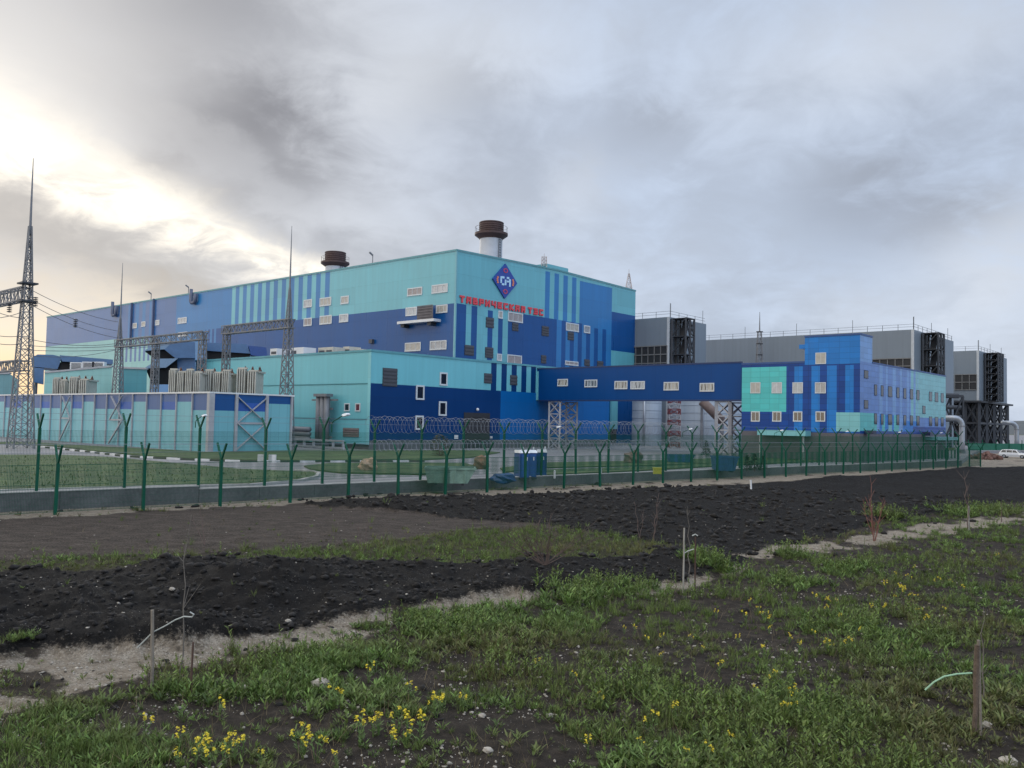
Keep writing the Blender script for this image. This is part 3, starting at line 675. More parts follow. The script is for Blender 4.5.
for j, (x0, x1) in enumerate(((547.8, 558.6), (715.2, 728.8))):
    ua, ub = BF.u(x0, 425), BF.u(x1, 425); w = (ub - ua); 
    c = BF.P((ua + ub) / 2, 0, -2.25)
    b = MB(); 
    sub = w / 2; dx, dy = -DL, DR
    pts = [(-w / 2, -2), (w / 2, -2), (-w / 2, 2), (w / 2, 2)]
    T = lambda a, d, z: Vector((c.x, c.y, z)) + dx * a + dy * d
    zb, zt = SITE - 0.2, bz0 - 0.2
    for a, d in pts: b.beam(T(a, d, zb), T(a, d, zt), 0.34 if j else 0.24)
    nseg = 4
    for k in range(nseg):
        za, zc = zb + (zt - zb) * k / nseg, zb + (zt - zb) * (k + 1) / nseg
        for d in (-2, 2):
            b.beam(T(-w / 2, d, za), T(w / 2, d, zc), 0.12); b.beam(T(w / 2, d, za), T(-w / 2, d, zc), 0.12); b.beam(T(-w / 2, d, zc - .08), T(w / 2, d, zc - .08), 0.15)
        for a in (-w / 2, w / 2): b.beam(T(a, -2, za), T(a, 2, zc), 0.12); b.beam(T(a, 2, za), T(a, -2, zc), 0.12)
    b.build('lattice_pier', LATT, bridge)

# ------------------------------------------------------------------ office building
K0 = BF.P(ube, 0, 2.4)
G0 = at_y(741.7, 400, K0.y - 0.0)
OF = Facade(G0, -DL, -DR)
uo = OF.u(860.0, 390); KC = OF.P(uo, 0); OS = Facade(KC, DR, -DL)
uso = OS.u(945.7, 400)
hz = (OF.v(742, 363.5) + OF.v(786, 363.0) + OS.v(945.2, 377.8)) / 3; htw = (OF.v(804.6, 337.1) + OF.v(860.3, 334.6)) / 2
zb = (OF.v(742, 431) + OF.v(858, 432.3)) / 2; zm = (OF.v(742, 411.6) + OF.v(858.8, 412.4)) / 2
office = thing('office_building', 'blue and turquoise tiled office block with a stair tower at its corner', 'building', (G0.x, G0.y, SITE))
mb = MB(); mats = []
X = lambda x: OF.u(x, 400)
rr = [(0, zm, X(786.2), OF.v(760, 367.2), AT)]
for x0, x1 in ((794.2, 802.6), (811.3, 819.7), (827, 836.6), (845.2, 853.6)): rr.append((X(x0), zb, X(x1), hz - 0.4, AB))
zq = OF.v(830, 364.2); ut0 = OF.u(804.8, 350)
rr.append((ut0, zq, uo, htw, AB)); rr.append((X(836.2), zb + 0.15, uo, zm, AP)); rr.append((0, V0, uo, zb - 0.05, PLINTH))
facade_mesh(mb, OF, 0, V0, uo, hz, rr, mats, AN); facade_mesh(mb, OF, ut0, hz, uo, htw, rr, mats, AB)
S = lambda x, y=395: OS.u(x, y)
zl = OS.v(930, 418)
r2 = [(0, zm, S(877), hz, AV), (S(877), V0, S(910), hz, AV), (S(910), V0, S(918), hz, AK), (S(918), zl, uso, hz, AP)]
for x0, x1 in ((879.5, 882.6), (886, 887.6), (892.6, 896), (900.2, 902), (907, 909)): r2.append((S(x0), zb, S(x1), hz, AK))
for x0, x1 in ((911, 913.5), (915.6, 917.6)): r2.append((S(x0), zb, S(x1), hz, AP))
r2.append((0, zb, S(877, 420), zm, AG))
for x0, x1, m_ in ((877, 879.6, AK), (879.6, 882, AB), (882, 885, AG), (885, 888.5, AB), (888.5, 892, AP), (892, 894, AB), (894, 899, AG), (899, 903, AK)): r2.append((S(x0, 420), zb, S(x1, 420), OS.v(884, 414.5), m_))
r2 += [(S(903, 425), zb, S(918, 425), OS.v(910, 421), AB), (S(918), zb, uso, zl, AV), (S(913, 430), zb, uso, OS.v(930, 427), AN)]
r2.append((0, V0, uso, zb - 0.05, PLINTH)); r2.append((0, zb - 0.05, uso, zb + 0.25, AN))
facade_mesh(mb, OS, 0, V0, uso, hz, r2, mats, AV)
ut1 = OS.u(872.3, 350); facade_mesh(mb, OS, 0, hz, ut1, htw, [], mats, AK)
mats.append(GREY); gi = mats.index(GREY)
q = lambda u, w, z: OF.P(u, z) + DR * w
mb.face([q(0, 0, hz), q(uo, 0, hz), q(uo, uso, hz), q(0, uso, hz)], gi); mb.face([q(ut0, 0, htw), q(uo, 0, htw), q(uo, ut1, htw), q(ut0, ut1, htw)], gi)
mb.face([q(ut0, ut1, hz), q(ut0, 0, hz), q(ut0, 0, htw), q(ut0, ut1, htw)], mats.index(AB)); mb.face([q(uo, ut1, hz), q(ut0, ut1, hz), q(ut0, ut1, htw), q(uo, ut1, htw)], mats.index(AB))
mb.face([q(0, uso, V0), q(0, 0, V0), q(0, 0, hz), q(0, uso, hz)], mats.index(AN)); mb.face([q(uo, uso, V0), q(0, uso, V0), q(0, uso, hz), q(uo, uso, hz)], mats.index(AV))
mb.build('wall', mats, office)
cp = MB(); fbox(cp, OF, -.05, hz - .02, ut0, hz + .18, -.2, .06); fbox(cp, OF, ut0 - .05, htw - .02, uo + .06, htw + .15, -.2, .06); fbox(cp, OS, 0.07, htw - .02, ut1, htw + .15, -.2, .06); fbox(cp, OS, ut1, hz - .02, uso + .04, hz + .15, -.2, .05)
cp.build('roof_coping', mat('office_coping', (0.01, 0.06, 0.22), 0.4), office)
for x, w in ((755.5, 10), (776.9, 10.2), (797.8, 10.4), (820.5, 10.8)):
    window(OF, OF.rect(x - w / 2, 382.3, x + w / 2, 393.3), office, GREYPANE, 0.1, 2, depth=0.05)
    window(OF, OF.rect(x - w / 2 + .6, 411.4, x + w / 2 - .6, 421.6), office, GLASS, 0.16, 2, depth=0.05)
window(OF, OF.rect(815.6, 352.6, 826.2, 364), office, CREAM, 0.1, 2, depth=0.05)
za1, za0 = OS.v(875, 384.4), OS.v(875, 395.4); zb1, zb0 = OS.v(875, 413.3), OS.v(875, 424.2)
wf = mat('navy_window_frame', (0.01, 0.02, 0.06), 0.4)
for x0, x1 in ((874.2, 876.8), (880.8, 883.3), (888, 892), (896.4, 899.1), (903.4, 906), (910, 912.8), (916.4, 919.2), (929, 931.9), (934.8, 937.9), (940.8, 943.4)):
    for v0, v1 in ((za0, za1), (zb0, zb1)): window(OS, (S(x0), v0, S(x1), v1), office, GLASS, 0.09, 1, frame=wf, depth=0.04)
for x0, y0, x1, y1 in ((864, 370.3, 868, 378.4), (864, 400, 868, 408.4), (922.4, 405.8, 925.2, 413.6)): window(OS, OS.rect(x0, y0, x1, y1), office, GLASS, 0.09, 1, frame=wf, depth=0.04)
b = MB(); r = OF.rect(797.6, 344.2, 804.6, 348.4); fbox(b, OF, r[0], r[1], r[2], r[3], -2.5, -0.4); b.build('side_box', AB, office)
for f_, x0, x1, y0, y1 in ((OF, 763, 811, 430.2, 435.6), (OS, 925, 946, 436.8, 439.8)):
    r = f_.rect(x0, y0, x1, y1); b = MB(); fbox(b, f_, r[0], r[1], r[2], r[3], 0.03, 1.5)
    c = b.build('entrance_canopy', AP, office)
    for u in (r[0] + .2, r[2] - .4): p = MB(); fbox(p, f_, u, V0, u + .16, r[1], 1.2, 1.36); p.build('post', LATT, c)
for x, y in ((865.5, 432.5), (923.5, 434)):
    r = OS.rect(x - 1.6, y - 2.2, x + 1.6, y + 1.5); b = MB(); fbox(b, OS, r[0], r[1], r[2], r[3], 0.06, 1.0); b.build('door_hood', wf, office)
# ------------------------------------------------------------------ boiler houses (grey blocks at the back)
def boiler(label, xc, yroof, Y, xl, xr, ybot, win, stair, legs=False, rail_step=3.0):
    c = at_y(xc, yroof, Y); fl = Facade(c, DL, -DR); fr = Facade(c, DR, -DL)
    L, R = fl.u(xl, yroof), fr.u(xr, yroof); z1 = c.z; z0 = fl.v(xc, ybot) if legs else SITE - .2
    t = thing('boiler_house', label, 'boiler house', (c.x, c.y, SITE), 'grey boiler houses behind the offices')
    mb = MB(); mats = []
    facade_mesh(mb, fl, 0, z0, L, z1, [], mats, GREY); facade_mesh(mb, fr, 0, z0, R, z1, [], mats, GREY)
    q = lambda a, b_, z: fl.P(a, z) + DR * b_
    mb.face([q(0, 0, z1), q(0, R, z1), q(L, R, z1), q(L, 0, z1)], 0); mb.face([q(L, 0, z0), q(L, 0, z1), q(L, R, z1), q(L, R, z0)], 0); mb.face([q(0, R, z0), q(L, R, z0), q(L, R, z1), q(0, R, z1)], 0)
    if legs: mb.face([q(0, 0, z0), q(L, 0, z0), q(L, R, z0), q(0, R, z0)], 0)
    mb.build('cladding', mats, t)
    b = MB(); b.obox(fl.P(-0.15, z0, 0.05), DL * 0.55, DR * -0.06, UP * (z1 - z0)); b.build('corner_trim', mat('trim_pale_grey', (0.42, 0.46, 0.50), 0.5), t)
    for x0, y0, x1, y1 in win:
        r = fl.rect(x0, y0, x1, y1); b = MB(); fbox(b, fl, r[0], r[1], r[2], r[3], 0.0, 0.05, 0)
        n = max(3, int((r[2] - r[0]) / 1.25)); m_ = max(2, int(round((r[3] - r[1]) / 1.9)))
        for i in range(n + 1): u = r[0] + (r[2] - r[0]) * i / n; fbox(b, fl, u - .07, r[1], u + .07, r[3], 0.05, 0.18, 1)
        for i in range(m_ + 1): z = r[1] + (r[3] - r[1]) * i / m_; fbox(b, fl, r[0] - .05, z - .09, r[2] + .05, z + .09, 0.05, 0.22, 1)
        b.build('louvre_grid', [mat('dark_grid_void', (0.018, 0.02, 0.024), 0.6), mat('grid_bar_grey', (0.16, 0.165, 0.17), 0.6)], t)
    # steel stair tower against the right-hand face
    x0, x1 = stair; D = 3.2; fo = Facade(c - DL * D, DR, -DL); u0, u1 = fr.u(x0, yroof), fo.u(x1, yroof); b = MB(); zb = SITE if not legs else z0
    T = lambda u, d, z: fr.P(u, z, d)
    um = (u0 + u1) / 2; zt = z1 - 0.3; nl = 7
    for u in (u0, um, u1):
        for d in (0.3, D): b.beam(T(u, d, zb), T(u, d, zt), 0.34)
    for k in range(nl + 1):
        z = zb + (zt - zb) * k / nl
        b.obox(T(u0, 0.2, z - .12), DR * (u1 - u0), -DL * (D - .1), UP * 0.16)
        if k < nl:
            z2 = zb + (zt - zb) * (k + 1) / nl
            b.beam(T(u0, D, z), T(um, D, z2), 0.16); b.beam(T(um, D, z), T(u0, D, z2), 0.16); b.beam(T(um, D, z), T(u1, D, z2), 0.16); b.beam(T(u1, D, z), T(um, D, z2), 0.16)
            b.beam(T(u0, .3, z), T(u0, D, z2), 0.16); b.beam(T(u1, .3, z2), T(u1, D, z), 0.16); b.beam(T(u0, D, z + 1.1), T(u1, D, z + 1.1), 0.08)
            b.obox(T(um + .3, 1.0, z), DR * 0.01 + UP * 0.2, -DL * 1.2, DR * (u1 - um - .6) + UP * (z2 - z - .2))
    b.build('stair_tower', DSTEEL, t)
    # edge rail with lightning rods
    b = MB(); k = 0; s_ = 0.0
    while s_ < L: p = fl.P(s_, z1, -0.3); b.beam(p, p + UP * (2.6 if k % 4 == 0 else 1.15), 0.07); s_ += rail_step; k += 1
    s_ = 1.0
    while s_ < R: p = fr.P(s_, z1, -0.3); b.beam(p, p + UP * (2.6 if k % 4 == 0 else 1.15), 0.07); s_ += rail_step; k += 1
    for h in (0.6, 1.1): b.beam(fl.P(0, z1 + h, -.3), fl.P(L, z1 + h, -.3), 0.045); b.beam(fl.P(0, z1 + h, -.3), fr.P(R, z1 + h, -.3), 0.045)
    b.build('roof_rail', DSTEEL, t)
    if legs:
        b = MB(); n1, n2 = 3, 4
        P = lambda i, j, z: q(L * i / n1, R * j / n2, z)
        zm_ = (SITE + z0) / 2
        for i in range(n1 + 1):
            for j in range(n2 + 1):
                b.beam(P(i, j, SITE - .2), P(i, j, z0), 0.7)
                for za, zc in ((SITE, zm_), (zm_, z0)):
                    if i < n1: b.beam(P(i, j, za), P(i + 1, j, zc), 0.3); b.beam(P(i + 1, j, za), P(i, j, zc), 0.3)
                    if j < n2: b.beam(P(i, j, zc), P(i, j + 1, za), 0.3); b.beam(P(i, j, za), P(i, j + 1, zc), 0.3)
                if i < n1: b.beam(P(i, j, zm_), P(i + 1, j, zm_), 0.5)
                if j < n2: b.beam(P(i, j, zm_), P(i, j + 1, zm_), 0.5)
        b.obox(q(-1, -1.5, z0 - .5), DL * (L + 2), DR * (R + 4), UP * 0.45)
        for (i, j, s1, s2, h) in ((.5, .5, 4, 5, 4), (1.6, 1.4, 5, 4, 5), (2.3, 2.6, 4, 6, 3.5), (.6, 3.0, 4, 4, 5)):
            b.obox(P(i, j, SITE), DL * s1, DR * s2, UP * h)
        b.build('steel_legs', DSTEEL, t)
    return c
boiler('grey boiler house right beside the turbine hall, dark stair tower at its corner', 669.2, 316.8, 159, 622, 706.3, 440, [(624, 346.6, 667.2, 372)], (670.6, 694.3))
boiler('long grey boiler house stretching behind the office tower', 913.4, 329.4, 170, 700, 953.5, 440, [(872.5, 358.8, 911, 374), (706, 364.8, 744, 374), (864, 359.6, 871, 374)], (921, 943.8))
boiler('rightmost grey boiler house raised on dark steel legs', 978.4, 350.4, 212, 938, 1006.8, 400.5, [(955, 374.6, 976.8, 389.8)], (983.5, 1002.6), legs=True)

# dark steel under the long boiler house, seen between office and steel legs
c = at_y(946, 440, 178); t = thing('pipe_trestle', 'dark steel pipe trestle at the right end of the office building', 'trestle', (c.x, c.y, SITE))
b = MB(); zt = at_y(950, 396, 178).z
for i in range(2):
    for j in range(3):
        p = Vector((c.x - 1 + i * 4.5, c.y + j * 5, 0)); b.beam(p + UP * SITE, p + UP * zt, 0.35)
        if i < 1: b.beam(p + UP * SITE, p + Vector((4.5, 0, zt)), 0.28); b.beam(p + UP * zt, p + Vector((4.5, 0, SITE)), 0.28); b.beam(p + UP * zt, p + Vector((4.5, 0, zt)), 0.5); b.beam(p + UP * (zt * .55), p + Vector((4.5, 0, zt * .55)), 0.45)
b.build('frame', DSTEEL, t)
b = MB()
for k, z in enumerate((zt * .62, zt * .8, zt * 1.02)): b.tube([(c.x - 3, c.y + 2 + k, z), (c.x + 4.6, c.y + 2 + k, z)], 0.35 + .1 * k, 10)
b.build('pipe', mat('dark_insulated_pipe', (0.06, 0.065, 0.075), 0.5, 0.3), t, True)

def elbow(px, ytop, xw, Y, label):
    """fat silver duct: comes from the left, bends down into the ground"""
    p = at_y(px, ytop, Y); r = xw * Y / F / 2; b = MB(); R = r * 2.9; pts = []
    zc = p.z - r
    for k in range(4): pts.append((p.x - R - 1.2 + .3 * k, p.y + 1.2 - .4 * k, zc))
    for k in range(9): a = pi / 2 * k / 8; pts.append((p.x - R + R * sin(a), p.y, zc - R + R * cos(a)))
    pts += [(p.x, p.y, SITE + 2.0), (p.x, p.y, SITE - .2)]
    t = thing('duct_elbow', label, 'duct', (p.x, p.y, SITE)); b.tube(pts, r, 18); b.build('pipe', SILVER, t, True)
    f = MB(); f.lathe((p.x, p.y, 0), [(r * 1.25, SITE - .1), (r * 1.25, SITE + .35), (r, SITE + .35)], 20); f.lathe((p.x, p.y, 0), [(r * 1.005, zc - R - .2), (r * 1.1, zc - R - .2), (r * 1.1, zc - R), (r * 1.005, zc - R)], 20); f.build('flange', STEEL, t)
elbow(962, 415.5, 5.2, 140, 'big silver duct bending down beside the right end of the office building')
elbow(1016.6, 420.8, 4.3, 190, 'silver duct bending down at the right edge beyond the white car')

# storage tanks between hall and bridge pier
for x0, x1, Y, yt, lab in ((632.5, 661, 150, 392, 'narrow pale grey storage tank close to the hall corner under the bridge'), (672, 741, 152, 396, 'wide pale grey storage tank filling the gap under the bridge')):
    p = at_y((x0 + x1) / 2, 420, Y); R = (x1 - x0) / 2 * Y / F * 1.03; zt = at_y((x0 + x1) / 2, yt, Y).z
    t = thing('storage_tank', lab, 'tank', (p.x, p.y, SITE), 'grey storage tanks')
    b = MB(); b.lathe((p.x, p.y, 0), [(R, SITE - .2), (R, zt), (R * .7, zt + R * .10), (0.01, zt + R * .16)], 56); b.build('shell', PALEGREY, t, True)
    b = MB(); a = -1.2
    for k in range(7): z = SITE + (zt - SITE) * (k + .5) / 7; b.lathe((p.x, p.y, 0), [(R * 1.001, z), (R + .025, z + .02), (R + .025, z + .1), (R * 1.001, z + .12)], 56)
    b.build('stiffening_ring', PALEGREY, t)
    b = MB(); q = Vector((p.x + R * 1.02 * cos(-1.9), p.y + R * 1.02 * sin(-1.9), SITE)); b.tube([q, q + UP * (zt - SITE)], 0.22, 8); b.build('downpipe', SILVER, t, True)
p = at_y(704, 405, 140); t = thing('sloping_chute', 'brownish sloping pipe chute under the bridge beside the lattice pier', 'chute', (p.x, p.y, SITE))
b = MB(); a_, c_ = at_y(702, 401, 140), at_y(722, 421, 140); b.tube([a_, c_], 0.75, 10); b.build('pipe', mat('dull_pink_brown', (0.16, 0.12, 0.11), 0.7), t, True)
b = MB(); b.beam((c_.x, c_.y, SITE), c_, 0.5); b.beam((a_.x, a_.y, SITE), a_, 0.35); b.build('post', STEEL, t)
# red and white lattice mast below the bridge
p = at_y(674, 420, 138); t = thing('lattice_mast', 'red and white lattice mast standing under the bridge', 'mast', (p.x, p.y, SITE), 'steel lattice masts')
zt = at_y(674, 398, 138).z; n = 9
for k in range(n):
    b = MB(); lattice(b, (p.x, p.y), SITE + (zt - SITE) * k / n, SITE + (zt - SITE) * (k + 1) / n, 1.7, 1.7, 1, 0.12, 0.09); b.build('mast_section', REDP if k % 2 == 0 else LATT, t)
# slim mast behind the office roof
p = at_y(759.5, 345, 185); t = thing('lattice_mast', 'slim grey mast with ring platforms behind the office roof', 'mast', (p.x, p.y, SITE), 'steel lattice masts')
zt = at_y(759.5, 312, 185).z; zm1 = at_y(759.5, 332, 185).z
b = MB(); lattice(b, (p.x, p.y), SITE, zm1, 2.6, 0.7, 16, 0.10, 0.05); b.build('mast_frame', STEEL, t)
b = MB(); b.tube([(p.x, p.y, zm1), (p.x, p.y, zt)], [0.16, 0.05], 6); b.build('spike', STEEL, t)
b = MB()
for y in (332, 344, 355): z = at_y(759.5, y, 185).z; b.lathe((p.x, p.y, 0), [(0.2, z), (0.75, z), (0.75, z + .12), (0.2, z + .12)], 12)
b.build('ring_platform', DSTEEL, t)
for k, (x, m_, lab) in enumerate(((746.5, BEIGE, 'small beige plant box on the office roof edge'), (754, REDP, 'small red plant box on the office roof edge'))):
    p = at_y(x, 362.5, 116); o = MB().obox((p.x, p.y, hz), (0.8, 0, 0), (0, 0.8, 0), (0, 0, 0.9)).obox((p.x + .2, p.y + .2, hz + .9), (.4, 0, 0), (0, .4, 0), (0, 0, .35)).build('roof_box', m_); tag(o, lab, 'roof box')

# ------------------------------------------------------------------ transformer enclosure (panel screen)
E0 = at_z(208.3, 452.3, SITE); EL = Facade(E0, DL, -DR); ER = Facade(E0, DR, -DL)
Le, Re = EL.u(-40, 420), ER.u(292.3, 420); ze = (EL.v(208.3, 393.4) + ER.v(292, 398) + EL.v(36, 394)) / 3
scr = thing('panel_enclosure', 'long turquoise panel enclosure with blue top band and pale posts', 'enclosure', (E0.x, E0.y, SITE))
mb = MB(); mats = []; rr = []
h1, h2 = ze - (ze - SITE) * 0.29, ze - (ze - SITE) * 0.145
npan = 22; pw = EL.u(36, 420) / 13.5
i = 0; u = 0.0; k_pat = (1, 0, 2, 1, 0, 2, 1, 1, 0, 2, 0, 1, 2)
while u < Le:
    k_ = k_pat[i % 13]; rr.append((u, h1 if k_ else h2, min(Le, u + pw), ze, SCREEN_V if k_ != 2 else SCREEN_B))
    if k_ == 2: rr.append((u, h2, min(Le, u + pw), ze, SCREEN_V))
    u += pw; i += 1
facade_mesh(mb, EL, 0, SITE - .2, Le, ze, rr, mats, SCREEN_T)
w3 = [ER.u(x, 420) for x in (208.3, 235.5, 266, 292.3)]
rr = [(w3[0], h1, w3[1], ze, SCREEN_B), (w3[1], h1, w3[2], ze, SCREEN_B), (w3[2], h2, w3[3], ze, SCREEN_B), (w3[1], h2, w3[2], ze, DBLUE), (w3[0], h1, w3[1], ze, DBLUE), (w3[2], h2, w3[3], ze, DBLUE)]
facade_mesh(mb, ER, 0, SITE - .2, Re, ze, rr, mats, SCREEN_T)
th = 0.18
for f_, L_ in ((EL, Le), (ER, Re)):
    mb.face([f_.P(0 if f_ is EL else th, SITE - .2, -th), f_.P(L_, SITE - .2, -th), f_.P(L_, ze, -th), f_.P(0 if f_ is EL else th, ze, -th)], 0)
bw = DR * Re
mb.obox(EL.P(Le - .2, SITE - .2, 0) , DL * .2, DR * Re, UP * (ze - SITE + .2), 0); mb.obox(ER.P(Re - .2, SITE - .2, -th), DR * .18, DL * (Le - th), UP * (ze - SITE + .2), 0)
mb.build('panel', mats, scr)
b = MB(); b.obox(EL.P(-.16, ze, .16), DL * (Le + .2), DR * .4, UP * .16); b.obox(ER.P(.3, ze, .16), DR * (Re - .2), DL * .4, UP * .158); b.build('top_rail', WHITE, scr)
u = pw
while u < Le: b = MB(); fbox(b, EL, u - .07, SITE, u + .07, ze - .01, 0.0, 0.16); b.build('post', LATT, scr); u += pw
b = MB(); b.obox(EL.P(-.16, SITE - .1, .16), DL * .5, DR * .158, UP * (ze - SITE + .09)); b.obox(ER.P(0.0, SITE - .1, .165), DR * .42, DL * .16, UP * (ze - SITE + .08))
b.build('corner_post', LATT, scr)
for uu, w in ((w3[1], .3), (w3[2], .3), (w3[3] - .2, .2)): b = MB(); fbox(b, ER, uu - w / 2, SITE - .1, uu + w / 2, ze - .01, 0.0, 0.2); b.build('post', LATT, scr)
b = MB()
def xbrace(f_, ua, ub, za, zc, o, w): b.beam(f_.P(ua, za, o), f_.P(ub, zc, o), w, .08); b.beam(f_.P(ub, za, o + .09), f_.P(ua, zc, o + .09), w, .08)
zmid = SITE + (ze - SITE) * .5
xbrace(ER, w3[1] + .1, w3[2] - .1, zmid, ze - .3, .12, .22); xbrace(ER, w3[1] + .1, w3[2] - .1, SITE + .2, zmid, .12, .22); fbox(b, ER, w3[1] + .15, zmid - .1, w3[2] - .15, zmid + .1, .02, .1)
b.build('cross_brace', LATT, scr)
for x0, x1 in ((63, 71.5), (112, 124)):
    b = MB(); ua, ub = EL.u(x1, 420), EL.u(x0, 420); xbrace(EL, ua, ub, zmid, ze - .2, .2, .16); b.beam(EL.P(ua, zmid - .2, .3), EL.P(ub, SITE + .2, .3), .16); fbox(b, EL, ua, zmid - .08, ub, zmid + .08, .18, .28); b.build('cross_brace', LATT, scr)

# ------------------------------------------------------------------ transformers behind the enclosure
def radiator_bank(x0, x1, y0, y1, Y, nf, label):
    p0, p1 = at_y(x0, y1, Y), at_y(x1, y1, Y); z1 = at_y(x0, y0, Y).z; w = p1.x - p0.x; D = 3.0
    t = thing('transformer', label, 'transformer', ((p0.x + p1.x) / 2, Y + D / 2, SITE), 'beige transformers inside the panel enclosure')
    b = MB(); b.box(p0.x + .3, Y + .9, SITE + .3, p1.x - .3, Y + D, z1 - .5); b.box(p0.x + .1, Y + .8, z1 - .5, p1.x - .1, Y + D + .1, z1 - .3); b.build('tank_body', BEIGE, t)
    for g in range(nf):
        a = p0.x + w * g / nf; e = a + w / nf * 0.86; r_ = MB(); n = max(4, int((e - a) / .28))
        for i in range(n): xx = a + (e - a) * i / n; r_.box(xx, Y, SITE + 1.0, xx + (e - a) / n * .5, Y + .85, z1 - .15 - .25 * (g % 2))
        r_.box(a, Y + .3, z1 - .12 - .25 * (g % 2), e, Y + .7, z1 + .05 - .25 * (g % 2)); r_.box(a, Y + .3, SITE + .8, e, Y + .7, SITE + .99); r_.build('radiator', BEIGE, t)
    b = MB()
    for i in range(3): xx = p0.x + w * (i + .5) / 3; b.lathe((xx, Y + 1.8, 0), [(.22, z1 - .3), (.22, z1 - .1), (.10, z1 - .06), (.18, z1 + .02), (.08, z1 + .06), (.15, z1 + .14), (.05, z1 + .2), (.03, z1 + .3)], 10)
    b.build('bushing', mat('brown_porcelain', (0.11, 0.05, 0.035), 0.3), t)
radiator_bank(52, 66, 377.5, 397, 117, 2, 'left of the two small beige transformers behind the far end of the panel enclosure')
radiator_bank(68.5, 88, 376.8, 397, 116, 2, 'right of the two small beige transformers behind the far end of the panel enclosure')
radiator_bank(168, 201, 368.6, 397, 93, 4, 'biggest beige transformer, left of the gantry legs behind the panel enclosure')
radiator_bank(203.5, 230, 369.4, 397, 95, 3, 'beige transformer showing between two gantry legs')
radiator_bank(235.8, 257.8, 367.6, 399, 96, 2, 'tall beige transformer with upright fins in front of the teal annex wall')

# ------------------------------------------------------------------ blue air intake hoods on the long hall wall
def hood(label, poly, Y, depth, slant, tiers, pane=HOODBLUE):
    """side outline given in the picture, stood at distance Y and running back along the wall"""
    pts = [at_y(x, y, Y) for x, y in poly]; c = sum((p for p in pts), Vector()) / len(pts)
    t = thing('air_intake', label, 'air intake', (c.x, c.y, SITE), 'blue air intake housings along the long wall')
    AW = Vector((c.x, c.y, 0)).normalized(); b = MB(); b.prism(pts, AW * depth); b.build('housing', pane, t)
    for i, tp in enumerate(tiers):
        q = [at_y(x, y, Y - slant - .12 * i + (.9 if tp[3] == 'mouth_shade' else 0)) for x, y in tp[0]]; b = MB(); b.prism(q, AW * tp[1] + UP * tp[2]); b.build(tp[3], tp[4], t)  # mouth pieces are solid black, the shade inside put into their colour
    b = MB(); zc = min(p.z for p in pts)
    for i in (0.1, 0.9):
        xx = min(p.x for p in pts) * (1 - i) + max(p.x for p in pts) * i; b.beam((xx, Y + 1, SITE), (xx, Y + 1, zc + .2), 0.35); b.beam((xx + 1, Y + depth * .6, SITE), (xx + 1, Y + depth * .6, zc + .2), 0.35)
    b.build('leg', STEEL, t)
pale = mat('hood_lit_blue', (0.15, 0.25, 0.38), 0.4)  # paler blue: light falling on the rain hoods put into their colour
hood('two tier blue air intake with mouths filled in shade black left of the annex', [(173, 341.2), (195, 342.2), (195.4, 382), (176, 382)], 126, 10, 0.6,
     [([(144.6, 350.8), (157, 341), (174, 341.2), (164.6, 349.2)], 4, 0, 'rain_hood', pale), ([(145.4, 351.2), (164.4, 349.6), (174.6, 357.6), (155, 358.4)], 3, 0, 'mouth_shade', MOUTHSHADE),
      ([(164.4, 349.4), (173.2, 341.6), (195, 342.6), (195, 358), (175.6, 358)], 0.5, 0, 'side_cheek', HOODBLUE),
      ([(143.6, 368.4), (160, 358.6), (178, 358.4), (166, 367.6)], 4, 0, 'rain_hood', pale), ([(145.5, 368.8), (166, 368), (177, 360), (178, 384), (152, 384)], 2, 0, 'mouth_shade', MOUTHSHADE)])
hood('low blue air intake partly hidden behind the annex and gantry legs', [(206, 342.6), (246, 344.0), (250.5, 353.6), (206, 350.6)], 128, 9, 0.5,
     [([(207, 351), (250, 354), (250, 363), (207, 360)], 3, 0, 'mouth_shade', MOUTHSHADE), ([(248.6, 345.6), (266, 347.4), (268, 358), (251, 355)], 3, 0, 'back_slope', mat('deep_hood_blue', (0.012, 0.06, 0.23), 0.45))])
hood('far blue air intake behind the big lightning mast', [(31, 358), (37.6, 354.4), (53, 354.8), (62, 357), (57.6, 369), (32, 366.6)], 150, 10, 0.5,
     [([(60, 355.2), (113, 359.6), (113, 364), (62, 361.4)], 6, 0, 'rain_hood', HOODBLUE), ([(59, 362.2), (86, 363.4), (84, 368.6), (57, 369.6)], 4, 0, 'mouth_shade', MOUTHSHADE), ([(33, 367.4), (44, 368.6), (43.6, 384), (33, 382)], 4, 0, 'lower_duct', HOODBLUE)])
# low teal buildings to the left
for poly, Y, dep, m_, lab in (([(45, 373.2), (112, 367.2), (112, 400), (45, 400)], 126, 8, PALETEAL, 'pale green sheet-metal shed behind the small transformers'),
                              ([(119, 368.4), (147, 369.5), (147, 396), (119, 396)], 122, 8, cladding('dark_teal_sheet', (0.06, 0.26, 0.32), 3, 1.2), 'dark teal sheet-metal shed next to the two tier air intake'),  # one darker teal over the whole shed
                              ([(-30, 374.4), (10, 374), (19, 380), (19, 396), (-30, 396)], 140, 8, cladding('grey_teal_sheet', (0.12, 0.27, 0.31), 0.8, 8), 'grey teal shed at the left edge behind the lightning mast')):
    pts = [at_y(x, y, Y) for x, y in poly]; zb_ = SITE
    pts = [Vector((p.x, p.y, max(p.z, SITE) if i < len(pts) - 2 else SITE)) for i, p in enumerate(pts)]
    b = MB(); b.prism(pts, Vector((pts[0].x + pts[1].x, pts[0].y * 2, 0)).normalized() * dep); t = thing('utility_shed', lab, 'shed', (sum(p.x for p in pts) / len(pts), Y, SITE)); b.build('wall', m_, t)
    b = MB(); b.obox(pts[0] + UP * .0 - Vector((0, .15, 0)), pts[1] - pts[0], Vector((0, .6, 0)), UP * .25); b.build('roof_edge', LATT, t)
